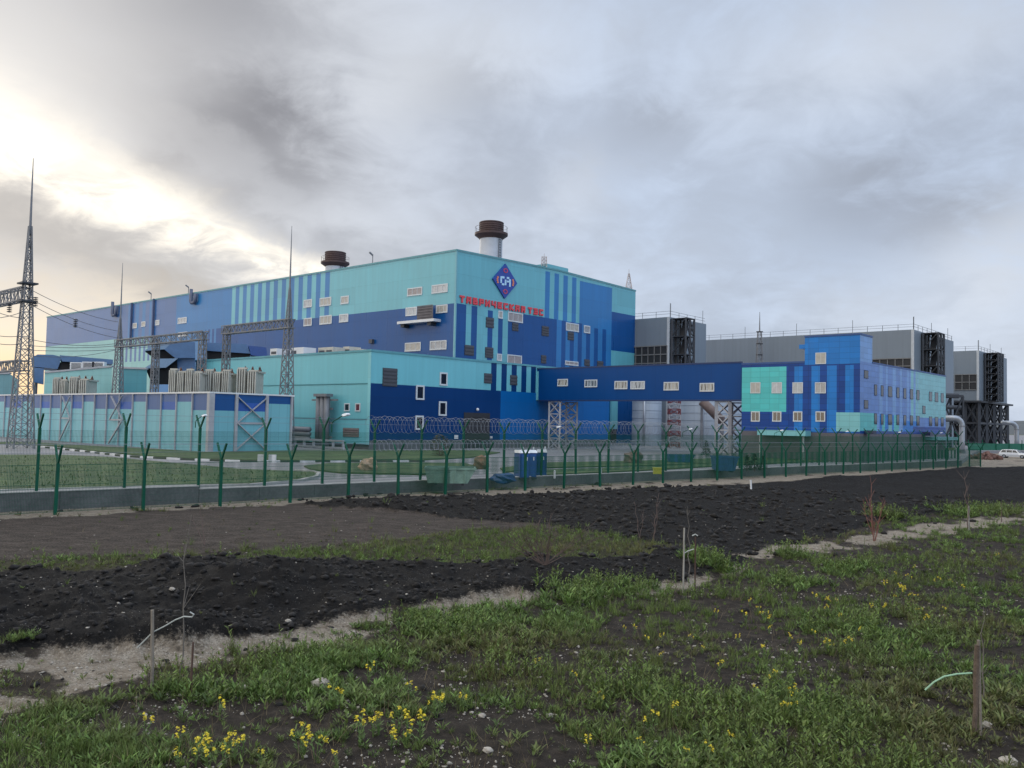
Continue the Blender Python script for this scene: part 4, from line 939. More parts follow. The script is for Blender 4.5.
for k, (x, y) in enumerate(((76, 367), (88, 366.5), (98, 366.5))):
    p = at_y(x, y, 127); b = MB(); b.obox((p.x - .9, p.y, p.z - .6), (1.8, 0, 0), (0, .8, 0), (0, 0, 1.3)); o = b.build('condenser_unit', WHITE); z_ = MB(); z_.lathe((p.x, p.y - .05, 0), [(.01, p.z), (.01, p.z)], 8)
    g = MB()
    for i in range(6): g.box(p.x - .7, p.y - .05, p.z - .45 + .18 * i, p.x + .7, p.y - .004, p.z - .36 + .18 * i)
    g.build('grille', LOUV, o); tag(o, ['leftmost white condenser box on the pale green shed roof', 'middle white condenser box on the pale green shed roof', 'rightmost white condenser box on the pale green shed roof'][k], 'condenser', 'condensers on the pale green shed')

# ------------------------------------------------------------------ lightning mast and gantries
def spire(label, px, ybase_z, Y, ytop, yshould, w0, w1, nseg):
    p = at_y(px, 400, Y); t = thing('lightning_mast', label, 'mast', (p.x, p.y, SITE), 'steel lattice masts')
    z1, z2 = at_y(px, yshould, Y).z, at_y(px, ytop, Y).z
    b = MB(); lattice(b, (p.x, p.y), SITE, z1, w0, w1, nseg, 0.11, 0.055, dx=DL, dy=DR); b.build('mast_frame', STEEL, t)
    b = MB(); b.tube([(p.x, p.y, z1 - .3), (p.x, p.y, (z1 + z2) / 2), (p.x, p.y, z2)], [0.13, 0.085, 0.03], 6); b.build('spike', STEEL, t)
    return p, t
pm, big = spire('tall lattice lightning mast at the left edge with a needle tip', 22.5, 0, 86, 158, 226, 1.9, 0.22, 18)
z_b = at_y(10, 293, 86).z; b = MB(); truss(b, (pm.x, pm.y, z_b), Vector((pm.x, pm.y, z_b)) - DL * -14, 0.9, 1.3, 14, 0.12, 0.06)
z_c = at_y(10, 365, 86).z; truss(b, (pm.x, pm.y, z_c), Vector((pm.x, pm.y, z_c)) + DL * 14, 0.8, 1.0, 14, 0.12, 0.06); b.build('cross_beam', STEEL, big)
for h in (z_b - .9, z_b + .9):
    b = MB(); b.obox(Vector((pm.x, pm.y, h)) - DL * .75 - DR * .75, DL * 1.5, DR * 1.5, UP * .16); b.build('collar', DSTEEL, big)
def gantry(label, legs, ybeam, Y, spike):
    """portal: lattice legs under a lattice beam running parallel to the hall"""
    x0 = legs[0]; p0 = at_y(x0, ybeam[0], Y); f_ = Facade(p0, DL, -DR)
    zt = (f_.v(legs[0], ybeam[0]) + f_.v(legs[-1], ybeam[1])) / 2
    t = thing('line_gantry', label, 'gantry', (p0.x, p0.y, SITE), 'switchyard gantries')
    us = [f_.u(x, 360) for x in legs]; b = MB()
    for i, u in enumerate(us):
        c_ = f_.P(u, 0); b = MB(); lattice(b, (c_.x, c_.y), SITE, zt + .3, 1.45 if i == spike[0] else 0.85, 0.62, 12, 0.10, 0.055, dx=DL, dy=DR); b.build('leg', STEEL, t)
    b = MB(); truss(b, f_.P(us[0] - .6, zt), f_.P(us[-1] + .6, zt), 0.8, 0.95, 18, 0.11, 0.06); b.build('cross_beam', STEEL, t)
    c_ = f_.P(us[spike[0]], 0); z1, z2 = f_.v(legs[spike[0]], spike[2]), f_.v(legs[spike[0]], spike[1])
    b = MB(); lattice(b, (c_.x, c_.y), zt + .3, z1, 0.5, 0.12, 8, 0.08, 0.04, dx=DL, dy=DR); b.build('spire_frame', STEEL, t)
    b = MB(); b.tube([(c_.x, c_.y, z1 - .2), (c_.x, c_.y, (z1 + z2) / 2), (c_.x, c_.y, z2)], [0.11, 0.07, 0.025], 6); b.build('spike', STEEL, t)
    return f_, us, zt
gB = gantry('switchyard gantry in front of the teal annex with a tall needle on its right leg', (287.6, 226), (323, 331), 96, (0, 227, 288))
gA = gantry('longer switchyard gantry of three legs left of the annex', (202, 155.4, 118.8), (336, 343.4), 100, (2, 264, 318))
# overhead lines
lines = [((26, 287), 86, (118, 322), 104), ((27, 297), 86, (118, 331), 104), ((28, 303), 86, (118, 338), 104), ((24, 338), 86, (120, 343), 101), ((24, 345), 86, (150, 341), 101), ((24, 350), 86, (190, 341), 101), ((24, 355), 86, (119, 349), 101)]
for k, (a_, Ya, c_, Yc) in enumerate(lines):
    p, q = at_y(*a_, Ya), at_y(*c_, Yc); b = MB(); n = 14; sag = 0.5
    b.tube([p + (q - p) * (i / n) - UP * (4 * sag * (i / n) * (1 - i / n)) for i in range(n + 1)], 0.03, 5)
    o = b.build('power_line', CABLE); tag(o, 'thin grey overhead line sagging from the left lightning mast to the gantry', 'cable', 'overhead lines at the switchyard')
for k, (a_, Ya, c_, Yc) in enumerate((((-30, 285), 80, (24, 299), 86), ((-30, 297), 80, (22, 318), 86), ((-30, 316), 80, (22, 312), 86), ((-30, 326), 80, (20, 336), 86), ((-30, 334), 80, (20, 344), 86))):
    p, q = at_y(*a_, Ya), at_y(*c_, Yc); b = MB(); n = 10
    b.tube([p + (q - p) * (i / n) - UP * (1.6 * (i / n) * (1 - i / n)) for i in range(n + 1)], 0.032, 5); tag(b.build('power_line', CABLE), 'thin grey overhead line running from the left lightning mast out of the left edge', 'cable', 'overhead lines leaving to the left')
for k, ((x, y), Y, lab) in enumerate((((35.5, 301.5), 86, 'upper glass insulator right of the lightning mast'), ((9.5, 307.5), 86, 'glass insulator left of the lightning mast'), ((75.5, 323), 95, 'small insulator hanging halfway along the lines in front of the hall'))):
    p = at_y(x, y, Y); b = MB()
    for i in range(5): b.lathe((p.x, p.y, 0), [(.05, p.z - .5 + .2 * i), (.24, p.z - .45 + .2 * i), (.24, p.z - .4 + .2 * i), (.05, p.z - .34 + .2 * i)], 10)
    tag(b.build('insulator', DSTEEL), lab, 'insulator', 'line insulators')
# ------------------------------------------------------------------ numeric noise
def vnoise(x, y, seed=0):
    xi = np.floor(x).astype(np.int64); yi = np.floor(y).astype(np.int64); fx = x - xi; fy = y - yi
    def h(a, b):
        n = (a * 374761393 + b * 668265263 + seed * 982451653) & 0x7fffffff
        n = ((n ^ (n >> 13)) * 1274126177) & 0x7fffffff
        return ((n ^ (n >> 16)) & 0xffff) / 65535.0
    sx = fx * fx * (3 - 2 * fx); sy = fy * fy * (3 - 2 * fy)
    a = h(xi, yi) * (1 - sx) + h(xi + 1, yi) * sx; b = h(xi, yi + 1) * (1 - sx) + h(xi + 1, yi + 1) * sx
    return a * (1 - sy) + b * sy
def fbm(x, y, s, o=4, seed=0):
    t = 0; a = 1.0; tot = 0
    for i in range(o): t = t + a * vnoise(x / s, y / s, seed + i * 17); tot += a; a *= 0.5; s *= 0.5
    return t / tot
def inpoly(px, py, poly):
    r = np.zeros(px.shape, bool); n = len(poly)
    for i in range(n):
        x0, y0 = poly[i]; x1, y1 = poly[(i + 1) % n]
        c = ((y0 > py) != (y1 > py)); den = (y1 - y0) if y1 != y0 else 1e-9
        r ^= c & (px < (x1 - x0) * (py - y0) / den + x0)
    return r
# soil zones: outlines surveyed from the photograph and laid out on the ground plane (metres)
def W_(poly): return [(at_z(x, y, 0).x, at_z(x, y, 0).y) for x, y in poly]
c2 = [(-400, 536), (0, 518.5), (100, 515.5), (200, 509), (300, 504), (400, 500), (500, 495.3), (600, 491.5), (700, 486.5), (800, 480.5), (900, 472.5), (975, 467.6), (1030, 466.5), (1400, 463)]
Z_BLACK_FAR = W_([(306, 503.5), (400, 500.6), (500, 495.8), (600, 492), (700, 487), (800, 481), (900, 473), (975, 468), (1030, 467), (1400, 464), (1400, 480), (1024, 502), (950, 511), (870, 526), (820, 540), (760, 545), (700, 549), (650, 549), (600, 535), (560, 528), (470, 520), (400, 512), (330, 508)])
Z_BROWN = W_([(-400, 540)] + c2[1:7] + [(560, 528), (520, 531), (470, 533), (400, 542), (300, 549), (200, 553), (100, 557), (0, 561), (-400, 585)])
Z_STRIP = W_([(-400, 587), (0, 563), (100, 560), (200, 556), (300, 551), (400, 541), (470, 531), (520, 527), (600, 533), (650, 543), (690, 549), (655, 557), (600, 560), (540, 562), (480, 567), (400, 567), (300, 564), (200, 567), (100, 571), (0, 575), (-400, 600)])
p1 = [(-400, 740), (0, 661), (100, 657), (200, 648), (300, 632), (400, 611), (450, 605), (500, 602), (600, 592), (680, 583), (740, 570), (790, 552), (830, 541)]
Z_BLACK_NEAR = W_([(-400, 600), (0, 575), (100, 571), (200, 567), (300, 564), (400, 567), (480, 567), (540, 562), (600, 560), (655, 557), (690, 549), (760, 545), (830, 541)] + p1[::-1])
Z_SAND = W_(p1[:-2] + [(745, 573), (680, 591), (600, 600), (520, 608), (480, 610), (440, 617), (400, 630), (300, 652), (230, 664), (160, 676), (110, 690), (60, 700), (0, 716), (-400, 860)])
Z_SAND2 = W_([(716, 558), (760, 549), (830, 541.5), (900, 529), (960, 521), (1010, 514), (1100, 508), (1100, 514), (1010, 524), (960, 531), (900, 542), (840, 551), (780, 556), (740, 561)])
LOTP = W_([(978, 468), (1030, 467), (1400, 463), (1400, 452), (974, 452.5)])
GRV = W_(c2 + [(1400, 440), (-400, 440)])
def zones(x, y):
    k = np.clip(np.hypot(x, y) / 30.0, 0.3, 1.0)
    wx = x + (fbm(x, y, 0.9, 4, 5) - 0.5) * 1.5 * k; wy = y + (fbm(x, y, 0.9, 4, 9) - 0.5) * 2.2 * k
    ip = lambda P: inpoly(wx, wy, P).astype(float)
    black = np.maximum(ip(Z_BLACK_FAR), ip(Z_BLACK_NEAR)); brown = ip(Z_BROWN); strip = ip(Z_STRIP)
    sand = np.maximum(np.maximum(ip(Z_SAND), ip(Z_SAND2)), np.maximum(ip(GRV), inpoly(x, y, LOTP).astype(float)))
    sand = sand * (1 - strip) * (fbm(x, y, 1.1, 4, 23) < 0.655)
    black = black * (1 - sand) * (1 - strip); brown = brown * (1 - black) * (1 - strip) * (1 - sand)
    weed = np.clip(1 - black - brown - sand - strip, 0, 1)
    return black, sand, brown, strip, weed
NEARP = Z_BLACK_NEAR
def height(x, y, black=None, weed=None):
    if black is None: black, sand, brown, strip, weed = zones(x, y)
    r = np.hypot(x, y)
    h = 0.10 * (fbm(x, y, 6.0, 3, 3) - 0.5) + 0.05 * (fbm(x, y, 0.9, 3, 31) - 0.5)
    near = np.exp(-((r - 20.0) / 6.0) ** 2)
    mound = np.clip(fbm(x, y, 3.0, 4, 41) - 0.44, 0, 1) * 1.35 * near + 0.45 * np.clip(fbm(x, y, 5.5, 2, 47) - 0.35, 0, 1)
    clod = 0.16 * np.abs(fbm(x, y, 0.55, 4, 51) - 0.5) * 2 + 0.05 * fbm(x, y, 0.12, 2, 57)
    h = h + black * (mound + clod) + 0.34 * (1 - black) * np.clip((r - 24) / 4, 0, 1) * np.clip((39 - r) / 5, 0, 1) * np.abs(fbm(x, y, 0.9, 5, 91) - .5) + weed * 0.10 * (fbm(x, y, 1.4, 3, 61) - 0.4)
    fence = np.clip((r - 26) / 8, 0, 1)
    return h * np.where(black > 0.5, 1, 1 - 0.6 * fence)
# smoothed black weight so that heaps have sloping rims
na, nr = 860, 480
ang = np.radians(np.linspace(-44, 46, na)); rad = 5.5 * (190 / 5.5) ** np.linspace(0, 1, nr)
AA, RR = np.meshgrid(ang, rad); gx = (RR * np.sin(AA)); gy = (RR * np.cos(AA))
zb_, zs_, zw_, zt_, ze_ = [a for a in zones(gx.ravel(), gy.ravel())]
def sm(a, n=2):
    a = a.reshape(nr, na)
    for _ in range(n):
        p = np.pad(a, 1, mode='edge'); a = (p[:-2, 1:-1] + p[2:, 1:-1] + p[1:-1, :-2] + p[1:-1, 2:] + 2 * a) / 6
    return a.ravel()
zbs = sm(zb_, 7)
gz = height(gx.ravel(), gy.ravel(), zbs, sm(ze_, 4))
V = np.stack([gx.ravel(), gy.ravel(), gz], 1)
idx = np.arange(nr * na).reshape(nr, na)
Q = np.stack([idx[:-1, :-1], idx[:-1, 1:], idx[1:, 1:], idx[1:, :-1]], -1).reshape(-1, 4)[:, ::-1]
zc = np.stack([sm(zb_, 2), sm(zs_, 4), sm(zw_, 2), sm(zt_, 1)], 1)
def soil_mat():
    m, k, b = base_mat('bare_soil_and_gravel')
    tc = k.new('ShaderNodeTexCoord').outputs['Object']; at = k.new('ShaderNodeAttribute'); at.attribute_name = 'zone'
    sp0 = k.new('ShaderNodeSeparateColor'); k.link(at.outputs['Color'], sp0.inputs[0])
    n1 = k.noise(tc, 3.0, 8, 0.65); n2 = k.noise(tc, 16, 6, 0.7); n3 = k.noise(tc, 0.5, 4); ne = k.noise(tc, 5.0, 7, 0.7)
    edge = lambda w: k.smooth(k.m('ADD', w, k.m('MULTIPLY', k.m('SUBTRACT', ne, 0.5), 1.5)), 0.38, 0.62)
    edge2 = lambda w: k.smooth(k.m('ADD', w, k.m('ADD', k.m('MULTIPLY', k.m('SUBTRACT', ne, 0.5), 1.5), k.m('MULTIPLY', k.m('SUBTRACT', n2, 0.5), 1.3))), 0.25, 0.85)
    class sp: outputs = [edge(sp0.outputs[0]), edge2(sp0.outputs[1]), edge(sp0.outputs[2])]
    vo = k.new('ShaderNodeTexVoronoi'); vo.inputs['Scale'].default_value = 24; k.link(tc, vo.inputs['Vector'])
    vo2 = k.new('ShaderNodeTexVoronoi'); vo2.inputs['Scale'].default_value = 55; k.link(tc, vo2.inputs['Vector'])
    black = k.ramp(n2, [(0.25, (0.004, 0.0036, 0.0034)), (0.52, (0.0105, 0.0095, 0.009)), (0.8, (0.024, 0.0215, 0.020))])
    sand = k.ramp(n1, [(0.28, (0.07, 0.057, 0.044)), (0.47, (0.27, 0.225, 0.170)), (0.72, (0.42, 0.37, 0.295))])
    vo3 = k.new('ShaderNodeTexVoronoi'); vo3.inputs['Scale'].default_value = 38; k.link(tc, vo3.inputs['Vector']); sand = k.mix(k.m('MULTIPLY', k.smooth(n1, .35, .6), .5), sand, k.ramp(vo3.outputs['Color'], [(0.1, (0.06, 0.052, 0.044)), (0.5, (0.21, 0.188, 0.157)), (0.9, (0.48, 0.45, 0.40))]))
    mpb = k.new('ShaderNodeMapping'); mpb.inputs['Rotation'].default_value = (0, 0, -.72); mpb.inputs['Scale'].default_value = (.75, 1.3, 1); k.link(tc, mpb.inputs[0]); nb = k.noise(mpb.outputs[0], 1.6, 8, .68)
    brown = k.ramp(nb, [(0.34, (0.010, 0.0085, 0.0075)), (0.47, (0.040, 0.032, 0.027)), (0.58, (0.088, 0.071, 0.060)), (0.72, (0.17, 0.142, 0.12))]); brown = k.mix(.55, brown, k.ramp(n2, [(.38, (.012, .010, .009)), (.5, (.055, .045, .038)), (.64, (.15, .125, .105))]))
    weed = k.ramp(n1, [(0.28, (0.013, 0.0105, 0.009)), (0.52, (0.036, 0.029, 0.023)), (0.75, (0.085, 0.070, 0.055))])
    strip = k.ramp(n1, [(0.25, (0.022, 0.021, 0.013)), (0.75, (0.062, 0.060, 0.030))])
    c = k.mix(sp.outputs[0], weed, black); c = k.mix(sp.outputs[1], c, sand); c = k.mix(sp.outputs[2], c, brown); c = k.mix(edge(at.outputs['Alpha']), c, strip)
    # small pale stone chips everywhere
    chip = k.m('MULTIPLY', k.m('LESS_THAN', vo.outputs['Distance'], 0.16), k.m('GREATER_THAN', n3, 0.47))
    sep = k.new('ShaderNodeSeparateColor'); k.link(vo.outputs['Color'], sep.inputs[0])
    chip = k.m('MULTIPLY', chip, k.m('GREATER_THAN', sep.outputs[0], 0.80))
    grit = k.m('MULTIPLY', k.m('LESS_THAN', vo.outputs['Distance'], 0.30), k.m('GREATER_THAN', sep.outputs[1], 0.62)); c = k.mix(k.m('MULTIPLY', k.m('MULTIPLY', grit, sp.outputs[1]), .75), c, k.ramp(sep.outputs[2], [(.2, (.05, .045, .04)), (.45, (.18, .165, .145)), (.8, (.50, .47, .42))]))
    c = k.mix(k.m('MULTIPLY', chip, 0.75), c, (0.36, 0.34, 0.31, 1))
    k.link(c, b.inputs['Base Color']); b.inputs['Roughness'].default_value = 0.95; b.inputs['Specular IOR Level'].default_value = 0.2
    bn = k.new('ShaderNodeBump'); bn.inputs['Strength'].default_value = 0.9; bn.inputs['Distance'].default_value = 0.05
    k.link(k.m('ADD', n2, k.m('MULTIPLY', vo2.outputs['Distance'], 0.6)), bn.inputs['Height']); k.link(bn.outputs[0], b.inputs['Normal'])
    return m
np_mesh('soil_ground', V, Q, [soil_mat()], 'structure', {'zone': ('FLOAT_COLOR', zc)}, smooth=True)
def hgt(x, y): return float(height(np.array([x]), np.array([y]))[0])

# ------------------------------------------------------------------ far ground, hills, site platform
b = MB(); b.face([(-4000, -300, -0.55), (4000, -300, -0.55), (4000, 9000, -0.55), (-4000, 9000, -0.55)]); tag(b.build('ground', FIELD), None, None, kind='structure')
b = MB(); n = 60; pts = []
for i in range(n + 1):
    x = -1200 + 5200 * i / n; z = 18 + 16 * vnoise(np.array([x / 420.0]), np.array([0.3]), 4)[0] + 7 * vnoise(np.array([x / 90.0]), np.array([0.7]), 8)[0]; pts.append((x, z))
for (xa, za), (xb, zb2) in zip(pts[:-1], pts[1:]):
    for (y0, f0), (y1, f1) in (((1350, 0), (1500, .55)), ((1500, .55), (1750, 1.0)), ((1750, 1.0), (2100, .8))):
        b.face([(xa, y0, za * f0 - 1), (xb, y0, zb2 * f0 - 1), (xb, y1, zb2 * f1 - 1), (xa, y1, za * f1 - 1)])
tag(b.build('hills', HILL, None, True), None, None, kind='structure')
F0, F1 = at_z(55, 515, 0), at_z(975, 467, 0); DF = (F1 - F0).normalized(); NF = Vector((-DF.y, DF.x, 0)); FL = (F1 - F0).length
if NF.y < 0: NF = -NF
FP = lambda s, o=0.0, z=0.0: F0 + DF * s + NF * o + UP * z
def s_at(px, o):
    lo, hi = -60.0, 160.0
    for _ in range(50):
        m_ = (lo + hi) / 2; p = FP(m_, o, SITE); X_, _y = project_np(np.array([p.x]), np.array([p.y]), np.array([p.z]))
        if p.y < 1 or X_[0] < px: lo = m_
        else: hi = m_
    return lo
WO = 2.0
padp = [FP(-60, WO + .28), FP(FL + 1.5, WO + .28), at_z(977, 453.6, 0), at_z(1200, 452, 0), Vector((700, 420, 0)), Vector((700, 900, 0)), Vector((-700, 900, 0)), Vector((-500, FP(-60).y, 0))]
b = MB(); b.prism([Vector((p.x, p.y, -0.3)) for p in padp], (0, 0, SITE + 0.3)); tag(b.build('site_pavement', PAVE), None, None, kind='structure')
def sheet(name, px, z, m_, kind='structure', thick=0.0):
    pts = [at_z(x, y, SITE) for x, y in px]; b = MB(); b.prism([Vector((p.x, p.y, SITE + .002)) for p in pts], (0, 0, z)); return tag(b.build(name, m_), None, None, kind=kind)
sheet('lawn', [(-160, 496), (0, 492), (100, 489), (180, 486.4), (250, 484.6), (300, 481), (316, 477.4), (318, 475), (312, 473.2), (295, 472.4), (240, 470.2), (200, 466.4), (150, 461.8), (110, 458), (60, 455.8), (-160, 456)], 0.10, LAWN)
sheet('lawn', [(-100, 441), (45, 443.5), (100, 447), (208, 452.6), (292, 450.6), (360, 450.5), (480, 451), (500, 453), (470, 458), (420, 460.6), (300, 460.8), (240, 460.6), (180, 458.4), (130, 455), (90, 450.8), (50, 446)], 0.09, LAWN)
sheet('lawn', [(304, 467), (330, 464.2), (420, 463.6), (466, 464.4), (478, 468), (470, 473), (420, 475.4), (340, 473.6), (312, 470.6)], 0.11, LAWN)
sheet('lawn', [(500, 469), (545, 463.5), (640, 461.6), (760, 457.4), (900, 451), (960, 447.6), (960, 450), (760, 462.4), (640, 466.4), (548, 468.4), (505, 473)], 0.10, LAWN)
sheet('lawn', [(548, 471), (640, 467.8), (760, 462.4), (860, 457.8), (864, 460), (760, 464.6), (700, 467.8), (640, 471.2), (560, 475), (522, 477)], 0.10, LAWN)
# painted kerbs
def kerb(name, px, step=1.0):
    P_ = [at_z(x, y, SITE) for x, y in px]; b = MB(); i = 0
    for a, c_ in zip(P_[:-1], P_[1:]):
        d = c_ - a; n = max(1, int(round(d.length / step)))
        for k in range(n):
            p = a + d * (k / n); e = d / n; s_ = Vector((-d.y, d.x, 0)).normalized() * .22; b.obox(p + UP * .001, e * .985, s_, UP * .16, i % 2); i += 1
    return tag(b.build(name, [WHITE, mat('unpainted_kerb', (0.055, 0.065, 0.05), 0.9)]), None, None, kind='structure')
kerb('kerb', [(40, 447.6), (60, 449.6), (90, 452.8), (120, 456.6), (140, 458), (180, 460), (240, 462.2), (300, 462.4), (360, 462.2), (425, 462)], 1.35)
b = MB()
P_ = [at_z(x, y, SITE) for x, y in [(-120, 495.5), (0, 493), (100, 490), (180, 488), (250, 486.6), (300, 482.2), (318, 478), (320, 474.4), (313, 472.4), (296, 471.4)]]
for a, c_ in zip(P_[:-1], P_[1:]): d = c_ - a; b.obox(a, d, Vector((-d.y, d.x, 0)).normalized() * .2, UP * .15)
tag(b.build('kerb', PALECONC), None, None, kind='structure')
# retaining wall
w = thing('retaining_wall', 'low weathered concrete wall along the foot of the green fence', 'wall', FP(20, WO))
ss = s_at(199, WO)
for k, (a, e, zt) in enumerate(((-60, ss, 0.78), (ss + .02, FL + 1.5, 0.64))):
    b = MB(); L_ = e - a; n = int(L_ / 3.0)
    for i in range(n): b.obox(FP(a + L_ * i / n, WO, -.3), DF * (L_ / n - .012), NF * .28, UP * (zt + .3))
    wl = b.build('wall_section', CONC, w); b = MB(); b.obox(FP(a, WO - .02, zt + .002), DF * L_, NF * .33, UP * .05); b.build('coping', PALECONC, wl)

# ------------------------------------------------------------------ fences
def fence(name, label, off, z0, zp, za, S, wpost, coil_s, coil_e, coil_r, coil_z, spread, mesh_z):
    s0, s1 = S[0], S[-1]; t = thing(name, label, 'fence', FP((s0 + s1) / 2, off, z0), 'green security fences'); n = len(S) - 1
    for i in range(n + 1):
        p = FP(S[i], off, z0); b = MB(); hh = 0.05 * sin(i * 2.3)
        ln = DF * (.03 * sin(i * 4.1)) + NF * (.045 * sin(i * 2.7 + 1)); b.obox(p - DF * wpost / 2 - NF * wpost / 2, DF * wpost, NF * wpost, UP * (zp - z0 + hh) + ln); po = b.build('post', GREEN, t)
        b = MB(); q = p + UP * (zp - z0 + hh - .02) + ln
        for sg in (-1, 1): b.beam(q, q + NF * (sg * spread) + UP * (za - zp), wpost * .62)
        b.build('y_arm', GREEN, po)
        if i == n: break
        b = MB(); a = p + DF * wpost * .5; L_ = S[i + 1] - S[i] - wpost; zt_m, zb_m = mesh_z
        m_ = int(L_ / 0.055); wd = .0082
        for j in range(1, m_): q = a + DF * (L_ * j / m_); b.obox(Vector((q.x, q.y, zb_m)), DF * wd, NF * wd, UP * (zt_m - zb_m))
        k = int((zt_m - zb_m) / .25)
        for j in range(k + 1): q = a - NF * .008; b.obox(Vector((q.x, q.y, zb_m + (zt_m - zb_m) * j / k)), DF * L_, NF * wd, UP * (.006 if j % 4 else .016))
        b.build('mesh_panel', GREEN, t)
    b = MB()
    for dz, o in ((za - .05, spread * .95), (za - .05, -spread * .95), ((za + zp) / 2, -spread * .5)):
        b.tube([FP(s0, off + o, dz), FP(s1, off + o, dz)], .006, 4)
    b.build('strand_wire', WIRE, t)
    pts = []; s_ = coil_s; k = 0; rnd = random.Random(3)
    while s_ < coil_e:
        f = 2 * pi * k / 12; rr_ = coil_r * (1 + .10 * sin(k * .37) + rnd.uniform(-.04, .04)); pts.append(FP(s_, off + rr_ * cos(f), coil_z + rr_ * sin(f))); s_ += .30 / 12; k += 1
    b = MB(); b.tube(pts, .0085, 3); b.build('razor_coil', WIRE, t)
SN = [-6.98, -3.49, 0, 3.49, 6.94, 10.47, 13.73, 16.82, 20.0, 23.09, 26.13, 29.5, 32.9, 36.26, 39.56]
while SN[-1] < FL - 1: SN.append(SN[-1] + 3.3)
ST_ = [-6.9, -3.55, -.22, 3.36, 6.76, 10.14, 13.43, 16.67, 19.81, 22.99]
while ST_[-1] < FL: ST_.append(ST_[-1] + 3.27)
sn = s_at(372, 0)
fence('security_fence', 'nearer green mesh fence with Y-topped posts standing on the gravel strip', 0.0, -0.05, 2.15, 2.92, SN, 0.125, sn, s_at(735, 0), 0.30, 2.78, 0.5, (2.05, 0.12))
sc_ = s_at(368, WO + .14)
fence('security_fence', 'taller green mesh fence with Y-topped posts standing along the concrete wall', WO + .14, 0.4, 3.55, 4.18, ST_, 0.115, sc_, s_at(705, WO), 0.46, 3.86, 0.5, (3.4, 0.9))
# security lamps on the taller fence
lp = thing('security_lamp', 'x', 'lamp', (0, 0, 0), 'white security lamps on the taller fence')
b = MB(); b.tube([(0, 0, -.6), (0, 0, 0), (.12, -.1, .2), (.9, -.75, .62)], .045, 6); b.build('arm', GREEN, lp)
b = MB(); b.prism([(.78, -.66, .56), (1.22, -1.0, .66), (1.30, -1.0, .74), (1.15, -.86, .84), (.86, -.62, .74)], (.22, .26, 0)); b.build('lamp_head', CABINW, lp)
lamps = [(193, 'white security lamp on a fence post in front of the panel enclosure'), (330, 'white security lamp in front of the duct riser on the annex wall'), (549, 'white security lamp in front of the left bridge pier'), (682, 'white security lamp in front of the wide storage tank'), (774, 'white security lamp in front of the turquoise entrance canopy'), (840, 'white security lamp below the stair tower corner of the offices'), (893, 'white security lamp below the middle of the lilac office wall'), (935, 'white security lamp near the right end of the office wall')]
for i, (px, lab) in enumerate(lamps):
    s_ = s_at(px, WO + .14); p = FP(s_, WO + .14, 3.85 if i < 2 else 3.55)
    if i == 0: lp.location = p; lp.scale = (.45,) * 3; lp['label'] = lab
    else: dup(lp, p, 0.0, lab, .72 if i == 1 else .48)
# distant screen fence on the right
Y_ = 172; a, c_ = at_z(968, 453, 0), at_z(1110, 452, 0); t = thing('screen_fence', 'far green netted fence behind the white car', 'fence', (a.x, a.y, 0)); d = c_ - a
b = MB(); b.obox((a.x, a.y, 0.05), d, Vector((0, .05, 0)), UP * 1.75); b.build('net_panel', GREENNET, t)
for i in range(13): b = MB(); p = a + d * (i / 12) - Vector((0, .1, 0)); b.obox((p.x, p.y, 0), (.12, 0, 0), (0, .08, 0), (0, 0, 2.5)); b.build('post', GREEN, t)

# ------------------------------------------------------------------ things in the yard
def ground_d(px, py, z=SITE): return at_z(px, py, z)
for k, (x, y, r, m_, lab) in enumerate(((367.5, 471.5, .62, BOULD, 'tan boulder on the grass island beside the road'), (481.5, 469, .66, mat('brown_boulder', (0.16, 0.10, 0.065), 0.9, var=0.4, scale=3, bump=.5), 'brown boulder behind the pale green skip'), (634, 464, .8, mat('dull_rubble', (0.13, 0.10, 0.085), 0.9, var=0.4, scale=3, bump=.5), 'dull brown boulder near the foot of the storage tanks'))):
    p = ground_d(x, y); b = MB(); b.blob((p.x, p.y, SITE + .1 + r * .5), r, 40 + k, (1, .85, .8), .22, 9); tag(b.build('boulder', m_), lab, 'boulder')
b = MB(); p = ground_d(990, 459.5, 0); rnd = random.Random(5)
for i in range(46): a_ = rnd.uniform(0, 6.28); rr_ = rnd.uniform(0, 1) ** .6; b.blob((p.x - .6 + 2.2 * rr_ * cos(a_), p.y + 1.6 * rr_ * sin(a_), .15 + .75 * (1 - rr_)), rnd.uniform(.2, .45), i, amp=.3, n=4)
tag(b.build('rubble_heap', RUBBLE), 'reddish rubble heap on the gravel left of the white car', 'rubble')
